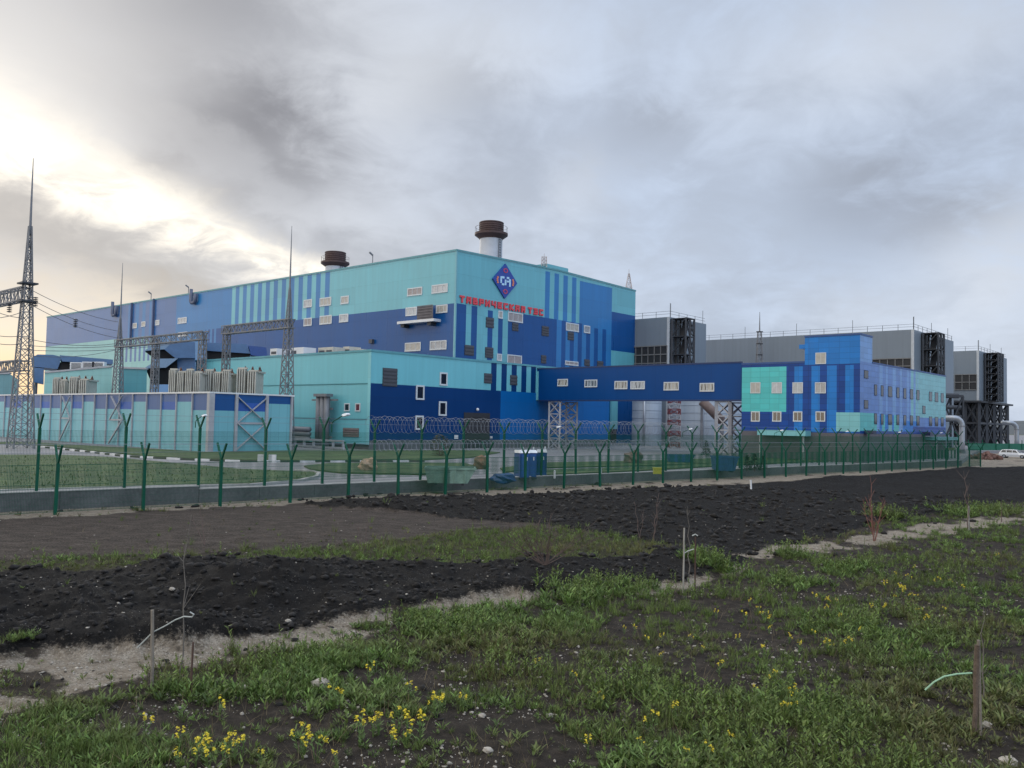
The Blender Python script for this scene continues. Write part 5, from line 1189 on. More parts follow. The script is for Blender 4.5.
# skips
def skip(loc, L_, Wd, Hh, m_, label, rz):
    t = thing('skip', label, 'skip', (0, 0, 0)); b = MB(); e = L_ * .16
    out = [(-L_ / 2 + e * .4, 0, .12), (L_ / 2 - e, 0, .12), (L_ / 2, 0, Hh), (-L_ / 2, 0, Hh)]
    b.prism([Vector((x, -Wd / 2, z)) for x, y, z in out], (0, .06, 0)); b.prism([Vector((x, Wd / 2 - .06, z)) for x, y, z in out], (0, .06, 0))
    for i, j in ((0, 1), (1, 2), (3, 0)):
        a, c_ = Vector(out[i]), Vector(out[j]); nn = Vector((-(c_ - a).z, 0, (c_ - a).x)).normalized() * .06
        b.prism([a + Vector((0, -Wd / 2 + .06, 0)), c_ + Vector((0, -Wd / 2 + .06, 0)), c_ + Vector((0, Wd / 2 - .06, 0)), a + Vector((0, Wd / 2 - .06, 0))], nn)
    b.build('body', m_, t)
    for yy in (-Wd / 2 - .05, Wd / 2 - .03): b = MB(); b.box(-L_ / 2 - .03, yy, Hh - .1, L_ / 2 + .03, yy + .08, Hh + .03); b.build('rim', m_, t)
    for i in range(4): b = MB(); x = -L_ / 2 + L_ * (i + .9) / 5; b.box(x, -Wd / 2 - .07, .2, x + .09, -Wd / 2 - .002, Hh - .12); b.build('rib', m_, t)
    for x in (-L_ * .3, L_ * .22): b = MB(); b.box(x, -Wd / 2 + .1, 0, x + .15, Wd / 2 - .1, .12); b.build('runner', DSTEEL, t)
    t.location = loc; t.rotation_euler = (0, 0, rz); return t
p = ground_d(449, 485.5); skip((p.x, p.y + .8, SITE), 2.9, 1.6, .98, SKIPG, 'pale green open skip behind the fence', radians(4))
p = ground_d(682, 463.5); skip((p.x, p.y + .8, SITE), 2.5, 1.5, .8, SKIPB, 'smaller blue skip left of the right bridge pier', 0)
p = ground_d(727, 472.5); skip((p.x, p.y + .8, SITE), 1.9, 1.5, 1.25, SKIPB, 'blue skip at the foot of the right bridge pier', 0)
b = MB(); p = ground_d(503, 481.5); b.blob((p.x, p.y, SITE + .2), .62, 71, (1.15, .8, .52), .2, 8); tag(b.build('tarpaulin', TARP), 'crumpled blue tarpaulin bundle left of the blue toilet cabins', 'tarpaulin')
b = MB(); p = ground_d(658, 475.5); b.box(p.x - .3, p.y, SITE + .1, p.x + .25, p.y + .45, SITE + .5).box(p.x - .33, p.y - .03, SITE + .5, p.x + .28, p.y + .48, SITE + .56); tag(b.build('crate', YELLOWP), 'small yellow plastic crate on the grass', 'crate')
for x, y, lab in ((554.5, 478.5, 'white marker post right of the toilet cabins'), (601, 475, 'white marker post midway between the toilet cabins and the yellow crate')):
    p = ground_d(x, y); b = MB(); b.tube([(p.x, p.y, SITE), (p.x, p.y, SITE + .5)], .07, 8).lathe((p.x, p.y, 0), [(.07, SITE + .5), (.0, SITE + .56)], 8); tag(b.build('marker_post', WHITE), lab, 'marker post')
# toilets
tl = thing('toilet_cabin', 'x', 'portable toilet', (0, 0, 0), 'blue portable toilets')
b = MB(); b.box(-.34, -.4, .12, .34, .4, 1.68)
for i in range(5): x = -.3 + i * .15; b.box(x - .02, -.415, .2, x + .02, -.4005, 1.6)
b.build('cabin', CABINB, tl); b = MB(); b.prism([(-.37, -.44, 1.682), (.37, -.44, 1.682), (.3, -.3, 1.86), (-.3, -.3, 1.86)], (0, .74, 0)); b.build('roof', CABINW, tl)
b = MB(); b.box(-.26, -.44, .16, .26, -.418, 1.6); b.build('door', mat('toilet_door_blue', (0.01, 0.075, 0.26), 0.4), tl); b = MB(); b.box(.1, -.46, 1.2, .17, -.442, 1.42); b.build('sign_plate', CABINW, tl)
b = MB(); b.box(-.36, -.42, 0, .36, .42, .118); b.build('skid', DSTEEL, tl); b = MB(); b.tube([(.22, .3, 1.8), (.22, .3, 2.05)], .05, 8); b.build('vent_pipe', CABINW, tl)
for i, (x, y, rz, lab) in enumerate(((521.5, 479.5, .5, 'leftmost blue toilet cabin, turned sideways'), (530.5, 479, .12, 'middle blue toilet cabin between the two others'), (541.5, 478, -.05, 'rightmost blue toilet cabin next to the white marker post'))):
    p = ground_d(x, y); p.y += .4
    if i == 0: tl.location = (p.x, p.y, SITE); tl.rotation_euler = (0, 0, rz); tl['label'] = lab
    else: dup(tl, (p.x, p.y, SITE), rz, lab)
# meter boxes on a post by the fence
p = FP(s_at(264, WO + .5), WO + .5, SITE); t = thing('utility_post', 'post with two pale meter boxes in front of the panel enclosure', 'utility post', p)
b = MB(); b.obox((p.x - .06, p.y, SITE), (.12, 0, 0), (0, .1, 0), (0, 0, 2.0)); b.build('post', STEEL, t)
for dx in (-.34, .22): b = MB(); b.obox((p.x + dx, p.y - .14, SITE + 1.35), (.36, 0, 0), (0, .135, 0), (0, 0, .40)); b.build('meter_box', WHITE, t)
# small trees in the yard
def conifer(x, y, h, label, round_=False):
    p = ground_d(x, y); t = thing('yard_shrub' if round_ else 'conifer', label, 'shrub' if round_ else 'conifer', (p.x, p.y, SITE), 'small trees in the yard')
    b = MB(); b.tube([(p.x, p.y, SITE), (p.x, p.y, SITE + h * .9)], [.06, .02], 6); b.build('trunk', BARK, t)
    rnd = random.Random(int(x)); b = MB()
    for i in range(420):
        z = rnd.uniform(.08, 1); R = h * (.33 * (1 - z) + .03) * rnd.uniform(.35, 1.1) if not round_ else h * .42 * sqrt(max(0.02, 1 - (2 * z - 1) ** 2)) * rnd.uniform(.4, 1.1)
        a_ = rnd.uniform(0, 6.28); c_ = Vector((p.x + R * cos(a_), p.y + R * sin(a_), SITE + h * z)); u_ = Vector((cos(a_), sin(a_), rnd.uniform(-.5, .3))).normalized() * h * .10; v_ = Vector((-sin(a_), cos(a_), rnd.uniform(-.6, .6))).normalized() * h * .035
        b.face([c_ - v_, c_ + u_, c_ + v_, c_ - u_ * .3])
    b.build('crown', CONIF if not round_ else BUSHM, t)
conifer(747, 471, 1.3, 'leftmost of three small dark conifers right of the bridge pier'); conifer(754.5, 471.5, 1.5, 'tallest of three small dark conifers right of the bridge pier'); conifer(763.5, 470, 1.2, 'rightmost of three small dark conifers right of the bridge pier')
conifer(706, 456.5, 1.9, 'dark conifer behind the blue skip in front of the wide storage tank'); conifer(439.5, 456.5, 2.2, 'round dark shrub in front of the annex wall', True)
# car
car = thing('parked_car', 'silver white estate car on the gravel at the right edge', 'car', (0, 0, 0))
def loft(sections, mi=0):
    b = MB(); n = len(sections[0])
    for A_, B_ in zip(sections[:-1], sections[1:]):
        for i in range(n): j = (i + 1) % n; b.face([A_[i], A_[j], B_[j], B_[i]], mi)
    b.face(sections[0][::-1], mi); b.face(sections[-1], mi); return b
def csec(x, zt, hw, ht): return [Vector((x, -hw, .28)), Vector((x, hw, .28)), Vector((x, hw, .62)), Vector((x, ht, zt)), Vector((x, -ht, zt)), Vector((x, -hw, .62))]
loft([csec(-2.2, .80, .74, .70), csec(-2.12, .98, .84, .76), csec(-1.3, .96, .87, .80), csec(.85, .94, .87, .80), csec(1.75, .84, .86, .74), csec(2.12, .70, .78, .66), csec(2.2, .56, .70, .6)]).build('body', CARP, car, True)
loft([[Vector((x, -w0, .93)), Vector((x, w0, .93)), Vector((x1, w1, z)), Vector((x1, -w1, z))] for x, x1, w0, w1, z in ((-2.1, -1.75, .76, .60, 1.42), (-1.2, -1.2, .80, .64, 1.48), (.1, .0, .80, .64, 1.47), (.95, .45, .78, .62, 1.40))]).build('roof', CARP, car, True)
b = MB()
for sg in (-1, 1):
    for xa, xb, xc, xd in ((-1.85, -1.05, -1.1, -1.62), (-.97, -.12, -.17, -1.02), (-.04, .72, .38, -.08)):
        b.prism([Vector((xa, sg * .79, .98)), Vector((xb, sg * .805, .98)), Vector((xc, sg * .675, 1.36)), Vector((xd, sg * .675, 1.36))], Vector((0, sg * .012, 0)))
b.prism([Vector((.99, -.66, .97)), Vector((.99, .66, .97)), Vector((.56, .54, 1.37)), Vector((.56, -.54, 1.37))], (.014, 0, .012)); b.prism([Vector((-2.12, -.64, .98)), Vector((-2.12, .64, .98)), Vector((-1.82, .52, 1.37)), Vector((-1.82, -.52, 1.37))], (-.014, 0, .01)); b.build('window', GLASS, car)
for x in (-1.35, 1.38):
    for sg in (-1, 1):
        wb = MB(); wb.tube([(x, sg * .66, .31), (x, sg * .89, .31)], .315, 18); wo = wb.build('wheel', RUBBER, car); rb = MB(); rb.tube([(x, sg * .885, .31), (x, sg * .9, .31)], .20, 12); rb.build('rim', SILVER, wo)
for sg in (-1, 1):
    hb = MB(); hb.obox((2.08, sg * .52 - .13, .60), (.10, 0, 0), (0, .26, 0), (0, 0, .13)); hb.build('headlight', CABINW, car); hb = MB(); hb.obox((-2.215, sg * .62 - .10, .72), (.05, 0, 0), (0, .2, 0), (0, 0, .22)); hb.build('tail_light', LAMPL, car)
p = ground_d(1014.2, 458.3, 0); car.location = (p.x, p.y, hgt(p.x, p.y)); car.rotation_euler = (0, 0, radians(-44)); car.scale = (.92, .92, .92)
# ------------------------------------------------------------------ stakes and saplings in the foreground
def G(px, py):
    p = at_z(px, py, 0)
    for _ in range(4): p = at_z(px, py, hgt(p.x, p.y))
    return p
def stem(b, p, h, lean, r, seed, n=7, wob=.05):
    rnd = random.Random(seed); pts = []; q = Vector(p)
    for i in range(n + 1):
        t_ = i / n; pts.append(Vector((p[0] + lean[0] * t_ + wob * h * (rnd.random() - .5) * (0.3 if i in (0,) else 1) * min(1, i), p[1] + lean[1] * t_, p[2] - .03 + h * t_)))
    b.tube(pts, [r * (1 - .75 * i / n) for i in range(n + 1)], 6); return pts
def stake(px, yb, yt, xt, label, m_=STAKE, r=.03, name='wooden_stake'):
    p = G(px, yb); d = p.y; q = at_y(xt, yt, d); t = thing(name, label, 'stake', p, 'planting stakes'); b = MB(); n = 5
    pts = [p - UP * .1 + (q - p + UP * .1) * (i / n) + Vector((random.uniform(-1, 1) * r * .2, 0, 0)) for i in range(n + 1)]; b.tube(pts, [r * random.uniform(.88, 1.08) for _ in pts], 7); b.build('shaft', m_, t)
    return p, q, t
def sapling(px, yb, yt, xt, label, ns=1, m_=BARKG, r=.016, nb=4, spread=.25):
    p = G(px, yb); q = at_y(xt, yt, p.y); h = q.z - p.z; t = thing('sapling', label, 'sapling', p, 'leafless saplings'); rnd = random.Random(int(px * 7)); b = MB()
    tips = []
    for k in range(ns):
        f = 1 if k == 0 else rnd.uniform(.5, .9); lean = ((q.x - p.x) * f + (0 if k == 0 else rnd.uniform(-spread, spread)), rnd.uniform(-.1, .1)); tips.append(stem(b, (p.x + (0 if k == 0 else rnd.uniform(-.06, .06)), p.y, p.z), h * f, lean, r * (1 if k == 0 else .75), int(px) + k))
    for tp in tips:
        for k in range(nb): c_ = tp[rnd.randint(2, 6)]; l_ = h * rnd.uniform(.10, .22); b.tube([c_, c_ + Vector((rnd.uniform(-.6, .6), rnd.uniform(-.5, .5), .75)) * l_], [r * .42, r * .2], 5)
    b.build('branches', m_, t); return p, t
p, q, t = stake(152.5, 690, 610, 152.5, 'grey wooden stake with a white tie near the left bottom of the field', STAKE, .028)
s2, q2, t2 = stake(191, 694, 642, 193, 'short rusty rod right of the leftmost wooden stake', RUST, .016, 'metal_rod')
pp, ts = sapling(178, 678, 512, 189, 'thin bare sapling tied to the leftmost wooden stake', 1, BARKG, .014, 5)
def tie_(parent_p, pts2d, Y, label, m_, r=.011):
    b = MB(); pts = [at_y(x, y, Y) for x, y in pts2d]; b.tube(pts, r, 6); tag(b.build('plant_tie', m_), label, 'plant tie', 'plant ties')
tie_(p, [(137, 648), (145, 640), (153, 632), (165, 626), (175, 620), (184, 616.5), (192, 617), (194, 614.5), (190, 612)], p.y + .05, 'white tie slung between the leftmost stake and its sapling', TIEW)
p, q, t = stake(683.2, 593, 528, 684.2, 'bleached slim stake in the middle of the field', STAKEW, .024)
s2, q2, t2 = stake(695, 592, 537, 695.4, 'rusty rod close behind the bleached slim stake', RUST, .02, 'metal_rod')
b = MB(); c_ = at_y(694.6, 535, q2.y); b.tube([c_ - Vector((.06, 0, .02)), c_ + Vector((.02, 0, .02)), c_ + Vector((.08, 0, -.02))], .016, 6); b.build('cap', TIEW, t2)
pp, ts = sapling(688.5, 575, 505, 688.5, 'thin sapling between the bleached stake and the rusty rod', 1, BARKG, .016, 4)
tie_(p, [(684.5, 553), (688, 551), (694, 549)], p.y, 'short white tie on the bleached slim stake', TIEW, .013)
p, q, t = stake(974.5, 737, 645, 977, 'thick brown stake at the right edge of the field', mat('brown_stake_wood', (0.115, 0.085, 0.065), 0.9, var=.4, scale=6, bump=.5, bscale=40), .036)
b = MB(); c_ = p + Vector((.07, -.02, 0)); b.tube([c_, at_y(979.5, 690, p.y), at_y(978.5, 640, p.y)], .022, 6); b.build('splint', STAKE, t)
pp, ts = sapling(983, 700, 605, 984, 'straight thin shoot beside the thick brown stake', 1, BARKG, .012, 3)
tie_(p, [(925, 690), (934, 682), (944, 676.5), (957, 674), (972, 673)], p.y - .1, 'pale green tie trailing left from the thick brown stake', TIE, .012)
stake(751.2, 489.5, 480, 750.6, 'short white stake in the black soil in front of the three conifers', WHITE, .06)
sapling(874, 541, 474, 870, 'many stemmed reddish sapling right of centre on the black soil edge', 6, mat('red_brown_bark', (0.17, 0.075, 0.06), 0.8, var=.25, scale=8), .022, 5, .5)
p, t = sapling(968.5, 531, 470, 963, 'slim sapling with a pale lower stem near the right end of the black soil', 2, BARK, .022, 4, .2)
b = MB(); b.tube([p, p + UP * 1.05], .035, 6); b.build('stem_guard', STAKEW, t)
sapling(545, 564, 512, 552, 'broad leafless bush on the grass strip between the black soil bands', 16, mat('brown_bush_bark', (0.085, 0.06, 0.05), 0.85, var=.3, scale=8), .02, 8, 1.7)
sapling(653, 542, 492, 658, 'wispy pair of shoots at the right end of the grass strip', 3, BARK, .016, 5, .6)
sapling(640, 540, 500, 634, 'single wispy shoot left of the pair at the grass strip end', 2, BARK, .015, 4, .5)
sapling(205, 545, 500, 198, 'faint leafless shoot on the brown soil left of centre', 2, BARK, .014, 4, .5)
sapling(364, 555, 520, 368, 'leafless shoot at the left part of the grass strip', 3, BARK, .014, 4, .6)
sapling(1002, 700 - 178, 500, 1000, 'twiggy shoot at the right end of the sandy patches', 2, BARK, .014, 4, .4)
# bigger loose stones
rnd = random.Random(11)
for x, y, r, lab in ((320, 687, .13, 'largest pale round stone in the weeds left of centre'), (245, 690, .075, 'pale stone right of the leftmost stakes'), (172, 590, .06, 'pale flat stone on the near black soil'), (288, 622, .055, 'pale stone at the edge of the near black soil'), (488, 752, .06, 'pale flat stone in bare soil at the bottom middle'), (482, 717, .05, 'flat pale stone among weeds below the middle'), (549, 717, .05, 'flat pale stone right of the other in the middle weeds'), (986, 727, .075, 'pale stone at the foot of the thick brown stake'), (1008, 765, .10, 'pale stone in the bottom right corner'), (703, 698, .055, 'pale stone in the bare patch below the centre right'), (390, 625, .07, 'pale stone on the sandy path')):
    p = G(x, y); b = MB(); b.blob((p.x, p.y, p.z + r * .35), r, int(x), (1.1, .9, .7), .12, 8); tag(b.build('stone', PEBBLE), lab, 'stone', 'larger loose stones')

# ------------------------------------------------------------------ scatter: clods, pebbles, grass, weeds
rng = np.random.default_rng(4)
def polar(n, r0, r1, pw=1.0):
    u = rng.random(n); r = r0 * (r1 / r0) ** (u ** pw); a = np.radians(rng.uniform(-37, 39, n)); return r * np.sin(a), r * np.cos(a)
# icosphere template, roughened
def ico():
    t = (1 + 5 ** .5) / 2
    v = np.array([(-1, t, 0), (1, t, 0), (-1, -t, 0), (1, -t, 0), (0, -1, t), (0, 1, t), (0, -1, -t), (0, 1, -t), (t, 0, -1), (t, 0, 1), (-t, 0, -1), (-t, 0, 1)], float); v /= np.linalg.norm(v[0])
    f = np.array([(0, 11, 5), (0, 5, 1), (0, 1, 7), (0, 7, 10), (0, 10, 11), (1, 5, 9), (5, 11, 4), (11, 10, 2), (10, 7, 6), (7, 1, 8), (3, 9, 4), (3, 4, 2), (3, 2, 6), (3, 6, 8), (3, 8, 9), (4, 9, 5), (2, 4, 11), (6, 2, 10), (8, 6, 7), (9, 8, 1)]); return v, f
iv, jf = ico()
def scatter_stones(name, x, y, z, s, m_, label):
    n = len(x); V = iv[None] * (1 + rng.normal(0, .30, (n, 12, 1))) * np.stack([s * rng.uniform(.7, 1.4, n), s * rng.uniform(.7, 1.4, n), s * rng.uniform(.45, .9, n)], 1)[:, None, :]
    V += np.stack([x, y, z], 1)[:, None, :]; Fq = (jf[None] + (np.arange(n) * 12)[:, None, None]).reshape(-1, 3)
    o = np_mesh(name, V.reshape(-1, 3), Fq, [m_], 'stuff'); tag(o, label, name.replace('_', ' '))
x, y = polar(90000, 12, 60); bz, sz, wz, tz, ez = zones(x, y); k = (rng.random(len(x)) < bz * .85 + ez * .03 + sz * .08); x, y = x[k], y[k]
s = .006 + .055 * rng.random(len(x)) ** 9 * np.clip(np.hypot(x, y) / 18, .7, 2.4); scatter_stones('soil_clods', x, y, height(x, y) + s * .25, s * 1.35, CLOD, 'black crumbly clods strewn over the ploughed soil')
x, y = polar(30000, 9.5, 48); bz, sz, wz, tz, ez = zones(x, y); pt = fbm(x, y, 1.3, 3, 77); k = rng.random(len(x)) < (bz * .10 + sz * 1.0 + wz * .04 + ez * .6 * (pt > .55) + ez * .06); x, y = x[k], y[k]
s = .007 + .026 * rng.random(len(x)) ** 4; scatter_stones('pebbles', x, y, height(x, y) + s * .3, s, PEBBLE, 'small pale limestone pebbles scattered on the soil')

def leaf_mat():
    m, k, b = base_mat('grass_and_weed_leaf'); at = k.new('ShaderNodeAttribute'); at.attribute_name = 'tint'
    k.link(at.outputs['Color'], b.inputs['Base Color']); b.inputs['Roughness'].default_value = .6; b.inputs['Specular IOR Level'].default_value = .3
    tr = k.new('ShaderNodeBsdfTranslucent'); k.link(at.outputs['Color'], tr.inputs[0]); mx = k.new('ShaderNodeMixShader'); mx.inputs[0].default_value = .25
    k.link(b.outputs[0], mx.inputs[1]); k.link(tr.outputs[0], mx.inputs[2]); out = [n for n in k.n if n.bl_idname == 'ShaderNodeOutputMaterial'][0]; k.link(mx.outputs[0], out.inputs[0]); return m
LEAF = leaf_mat()
class Blades:
    def __init__(s): s.V = []; s.C = []
    def add(s, x, y, z, az, L, w, lean, curve, prof, colr, rise=1.0):
        n = len(x); t = np.linspace(0, 1, 4)[None]; off = L[:, None] * (lean[:, None] * t + curve[:, None] * t ** 2); hh = L[:, None] * rise * (t * np.sqrt(np.clip(1 - (lean[:, None]) ** 2 * .6, .05, 1)) - curve[:, None] * .55 * t ** 2)
        cx, cy, cz = x[:, None] + off * np.cos(az)[:, None], y[:, None] + off * np.sin(az)[:, None], z[:, None] + np.maximum(hh, -.0 + .01)
        ww = w[:, None] * np.array(prof)[None] * .5; ta = az + pi / 2 + rng.normal(0, .5, n); sx, sy = np.cos(ta)[:, None] * ww, np.sin(ta)[:, None] * ww
        A_ = np.stack([cx - sx, cy - sy, cz], -1); B_ = np.stack([cx + sx, cy + sy, cz], -1); s.V.append(np.stack([A_, B_], 2).reshape(n, 8, 3))
        c = np.repeat(colr[:, None, :], 8, 1); s.C.append(c)
    def done(s, name, label, cat):
        V = np.concatenate(s.V); C_ = np.concatenate(s.C); n = len(V); q = np.array([(0, 1, 3, 2), (2, 3, 5, 4), (4, 5, 7, 6)]); Fq = (q[None] + (np.arange(n) * 8)[:, None, None]).reshape(-1, 4)
        o = np_mesh(name, V.reshape(-1, 3), Fq, [LEAF], 'stuff', {'tint': ('FLOAT_COLOR', np.concatenate([C_.reshape(-1, 3), np.ones((n * 8, 1))], 1))}, smooth=True); tag(o, label, cat)
GP, LP_ = (1, .85, .55, .06), (.22, 1.0, .8, .06)
def tcol(n, base, var, yel=0.0, X=None, Y=None):
    b_ = np.array(base)[None] * (1 + rng.normal(0, var, (n, 1))); m_ = rng.random((n, 1)) * yel
    if X is not None: m_ = np.clip(m_ * .5 + np.clip((fbm(X, Y, 3.2, 4, 171) - .46) * 3.2, 0, .75)[:, None] * rng.uniform(.4, 1, (n, 1)), 0, .85)
    return np.clip(b_ * (1 - m_) + np.array([(.13, .105, .05)]) * m_, .003, 1)
def rep(a, k): return np.repeat(a, k)
def tufts(B_, x, y, kind, sz):
    n = len(x); z = height(x, y)
    if kind == 'grass':
        k = 15; X, Y, Z = rep(x, k), rep(y, k), rep(z, k); S = rep(sz, k); m_ = n * k; a = rng.uniform(0, 2 * pi, m_); r = np.abs(rng.normal(0, .05, m_)) * (S / .25)
        tone = rep(rng.normal(0, .22, n), k); base = tcol(m_, (.105, .165, .038), .27, .5, X, Y) * (1 + tone[:, None]).clip(.4, 1.7)
        B_.add(X + r * np.cos(a), Y + r * np.sin(a), Z - .01, a + rng.normal(0, .5, m_), S * rng.uniform(.5, 1.1, m_), rng.uniform(.004, .009, m_) * (1 + np.hypot(X, Y) / 40), np.abs(rng.normal(.18, .15, m_)), rng.uniform(.05, .55, m_), GP, base)
    elif kind == 'leaf':
        k = 18; X, Y, Z = rep(x, k), rep(y, k), rep(z, k); S = rep(sz, k); m_ = n * k; a = rng.uniform(0, 2 * pi, m_); h = rng.random(m_)
        tone = rep(rng.normal(0, .25, n), k); base = tcol(m_, (.108, .178, .046), .28, .22, X, Y) * (1 + tone[:, None]).clip(.4, 1.7)
        r = .25 * S * rng.random(m_); B_.add(X + r * np.cos(a), Y + r * np.sin(a), Z + S * .55 * h * rng.random(m_), a, S * rng.uniform(.22, .5, m_), S * rng.uniform(.05, .11, m_) + .005, rng.uniform(.2, .75, m_), rng.uniform(.1, .5, m_), LP_, base)
    elif kind == 'stalk':
        k = 12; X, Y, Z = rep(x, k), rep(y, k), rep(z, k); S = rep(sz, k); m_ = n * k; a = rng.uniform(0, 2 * pi, m_); h = np.tile(np.linspace(.05, .95, k), n)
        ld, la = rng.normal(0, .12, n), rng.uniform(0, 6.28, n); ox, oy = rep(ld * np.cos(la), k) * h * S, rep(ld * np.sin(la), k) * h * S
        base = tcol(m_, (.13, .20, .045), .25, .3); B_.add(X + ox, Y + oy, Z + S * h, a, S * rng.uniform(.16, .3, m_) * (1.15 - h * .6), S * rng.uniform(.04, .08, m_) + .006, rng.uniform(.35, .85, m_), rng.uniform(0, .4, m_), LP_, base)
        zz = np.zeros(n); B_.add(x, y, z, la, sz, np.full(n, .012), np.abs(ld), zz, (1, .9, .7, .4), tcol(n, (.06, .085, .03), .2, .4))
B_ = Blades()
def wd(x, y):
    bz, sz, wz, tz, ez = zones(x, y); n1 = fbm(x, y, 1.7, 4, 101); n2 = fbm(x, y, .6, 3, 103); cov = np.clip((n1 - .36 + .045 * np.clip(x / 6, -1, 1)) * 8, 0, 1) * np.clip((n2 - .30) * 5, 0, 1); return bz, sz, wz, tz, ez, cov
x, y = polar(44000, 9.2, 62, .9); bz, sz, wz, tz, ez, cov = wd(x, y); k = rng.random(len(x)) < ez * (cov * .75 + .12) + tz * .8 * (x > -30) + sz * .05 + bz * .004 + wz * .02; x, y, c_ = x[k], y[k], cov[k]; far = np.clip(np.hypot(x, y) / 14, 1, 2.2)
tufts(B_, x, y, 'grass', (.05 + .15 * rng.random(len(x)) ** 1.5 * (.5 + c_)) * np.sqrt(far))
x, y = polar(62000, 9.2, 48, .9); bz, sz, wz, tz, ez, cov = wd(x, y); lush = fbm(x, y, 2.6, 3, 131); k = rng.random(len(x)) < ez * np.clip((lush - .36) * 4, 0, 1) * (cov * .95 + .05) + tz * .10 + sz * .03; x, y, l_ = x[k], y[k], lush[k]
tufts(B_, x, y, 'leaf', (.06 + .26 * rng.random(len(x)) ** 1.7 * (l_ * 1.6)))
x, y = polar(34000, 9.2, 44, .9); bz, sz, wz, tz, ez, cov = wd(x, y); lush = fbm(x, y, 2.2, 3, 151); k = rng.random(len(x)) < ez * np.clip((lush - .43) * 4, 0, 1) * (cov * .8 + .06) + tz * .08; x, y = x[k], y[k]
tufts(B_, x, y, 'stalk', .12 + .36 * rng.random(len(x)) ** 2)
x, y = polar(5200, 9.2, 40, .9); bz, sz, wz, tz, ez, cov = wd(x, y); k = rng.random(len(x)) < ez * .5 + tz * .5 + wz * .1; x, y = x[k], y[k]; n = len(x)
for _ in range(4): B_.add(x + rng.normal(0, .06, n), y + rng.normal(0, .06, n), height(x, y), rng.uniform(0, 6.28, n), rng.uniform(.08, .32, n), rng.uniform(.004, .008, n), rng.uniform(.1, .9, n), rng.uniform(0, .4, n), GP, tcol(n, (.17, .135, .075), .25))
# lusher clumps that stand out in the photograph
for px, py, R_, n, hh in ((600, 592, .9, 60, .5), (570, 600, .7, 45, .55), (640, 590, .8, 50, .4), (430, 632, .8, 60, .4), (470, 628, .8, 60, .38), (350, 655, .8, 60, .34), (300, 672, .7, 50, .3), (270, 690, .5, 40, .28), (50, 715, .5, 40, .3), (130, 760, .6, 60, .28), (80, 745, .6, 60, .3), (720, 565, .7, 40, .5), (790, 555, .6, 40, .5), (845, 570, .6, 40, .45), (890, 520, 1.0, 50, .7), (1000, 512, 1.8, 90, .6), (960, 515, 1.3, 60, .6), (800, 585, .9, 50, .4), (770, 715, .6, 70, .3), (700, 560, .5, 40, .5), (945, 640, .8, 50, .3), (250, 665, .3, 25, .25), (830, 720, .6, 50, .3), (500, 650, .6, 40, .35), (20, 655, .3, 15, .25), (560, 625, .8, 50, .35)):
    p = G(px, py); n *= 2; x, y = rng.normal(p.x, R_ * .5, n), rng.normal(p.y, R_ * .55, n); m_ = n // 2; hh *= .9
    tufts(B_, x[:m_], y[:m_], 'leaf', hh * rng.uniform(.5, 1.0, m_)); tufts(B_, x[m_:], y[m_:], 'stalk' if hh > .34 else 'grass', hh * rng.uniform(.6, 1.1, n - m_))
B_.done('weeds', 'mixed green grass and leafy weeds covering the near field', 'grass and weeds')
# grass on the yard lawns, low and fine
LB = Blades(); x, y = polar(16000, 36, 80, 1.0); px_, py_ = project_np(x, y, np.full(len(x), SITE))
k = inpoly(px_, py_, [(-60, 492), (0, 491), (100, 488), (180, 486), (250, 485), (300, 480.6), (314, 476.6), (314, 474.2), (295, 473), (240, 471), (200, 467), (150, 462.6), (110, 459), (60, 457), (-60, 457)]); x, y = x[k], y[k]; n = len(x)
LB.add(x, y, np.full(n, SITE + .1), rng.uniform(0, 6.28, n), rng.uniform(.08, .2, n), rng.uniform(.03, .06, n), np.abs(rng.normal(.2, .2, n)), rng.uniform(.1, .5, n), GP, tcol(n, (.06, .105, .026), .25, .35))
LB.done('lawn_grass', 'short green grass growing on the lawn island behind the wall', 'grass')

# ------------------------------------------------------------------ yellow flowers
def flower_proto(seed):
    rnd = random.Random(seed); t = thing('yellow_flower', 'yellow flowering mustard plant among the weeds of the near field', 'flower', (0, 0, 0), 'yellow mustard flowers in the weeds')
    b = MB(); h0 = .3
    for k in range(rnd.randint(3, 5)):
        f = MB(); h = h0 * rnd.uniform(.7, 1.2); tip = Vector((rnd.uniform(-.09, .09), rnd.uniform(-.09, .09), h)); b.tube([(tip.x * .1, tip.y * .1, -.03), tip * .55 + Vector((rnd.uniform(-.015, .015), 0, 0)), tip], [.006, .005, .003], 5)
        for j in range(5):
            z = rnd.uniform(.1, .75); a_ = rnd.uniform(0, 6.28); c_ = tip * z; u_ = Vector((cos(a_), sin(a_), .5)) * .07; v_ = Vector((-sin(a_), cos(a_), 0)) * .014; b.face([c_, c_ + u_ * .5 - v_, c_ + u_, c_ + u_ * .5 + v_])
        for j in range(rnd.randint(9, 16)):
            a_ = rnd.uniform(0, 6.28); rr_ = rnd.uniform(.003, .028); c_ = tip + Vector((rr_ * cos(a_), rr_ * sin(a_), rnd.uniform(-.045, .025)))
            n_ = Vector((cos(a_) * rr_ * 25, sin(a_) * rr_ * 25, .8)).normalized(); e1 = n_.orthogonal().normalized(); e2 = n_.cross(e1); ph_ = rnd.uniform(0, 1.5)
            for m_ in range(4):
                q_ = ph_ + m_ * pi / 2; d1 = e1 * cos(q_) + e2 * sin(q_); d2 = e1 * cos(q_ + pi / 2) + e2 * sin(q_ + pi / 2); r_ = .013; f.face([c_, c_ + d1 * r_ * .7 - d2 * r_ * .5 + n_ * .003, c_ + d1 * r_ * 1.25, c_ + d1 * r_ * .7 + d2 * r_ * .5 + n_ * .003])
        f.build('flower_head', YPETAL, t)
    b.build('stem', FSTEM, t); return t
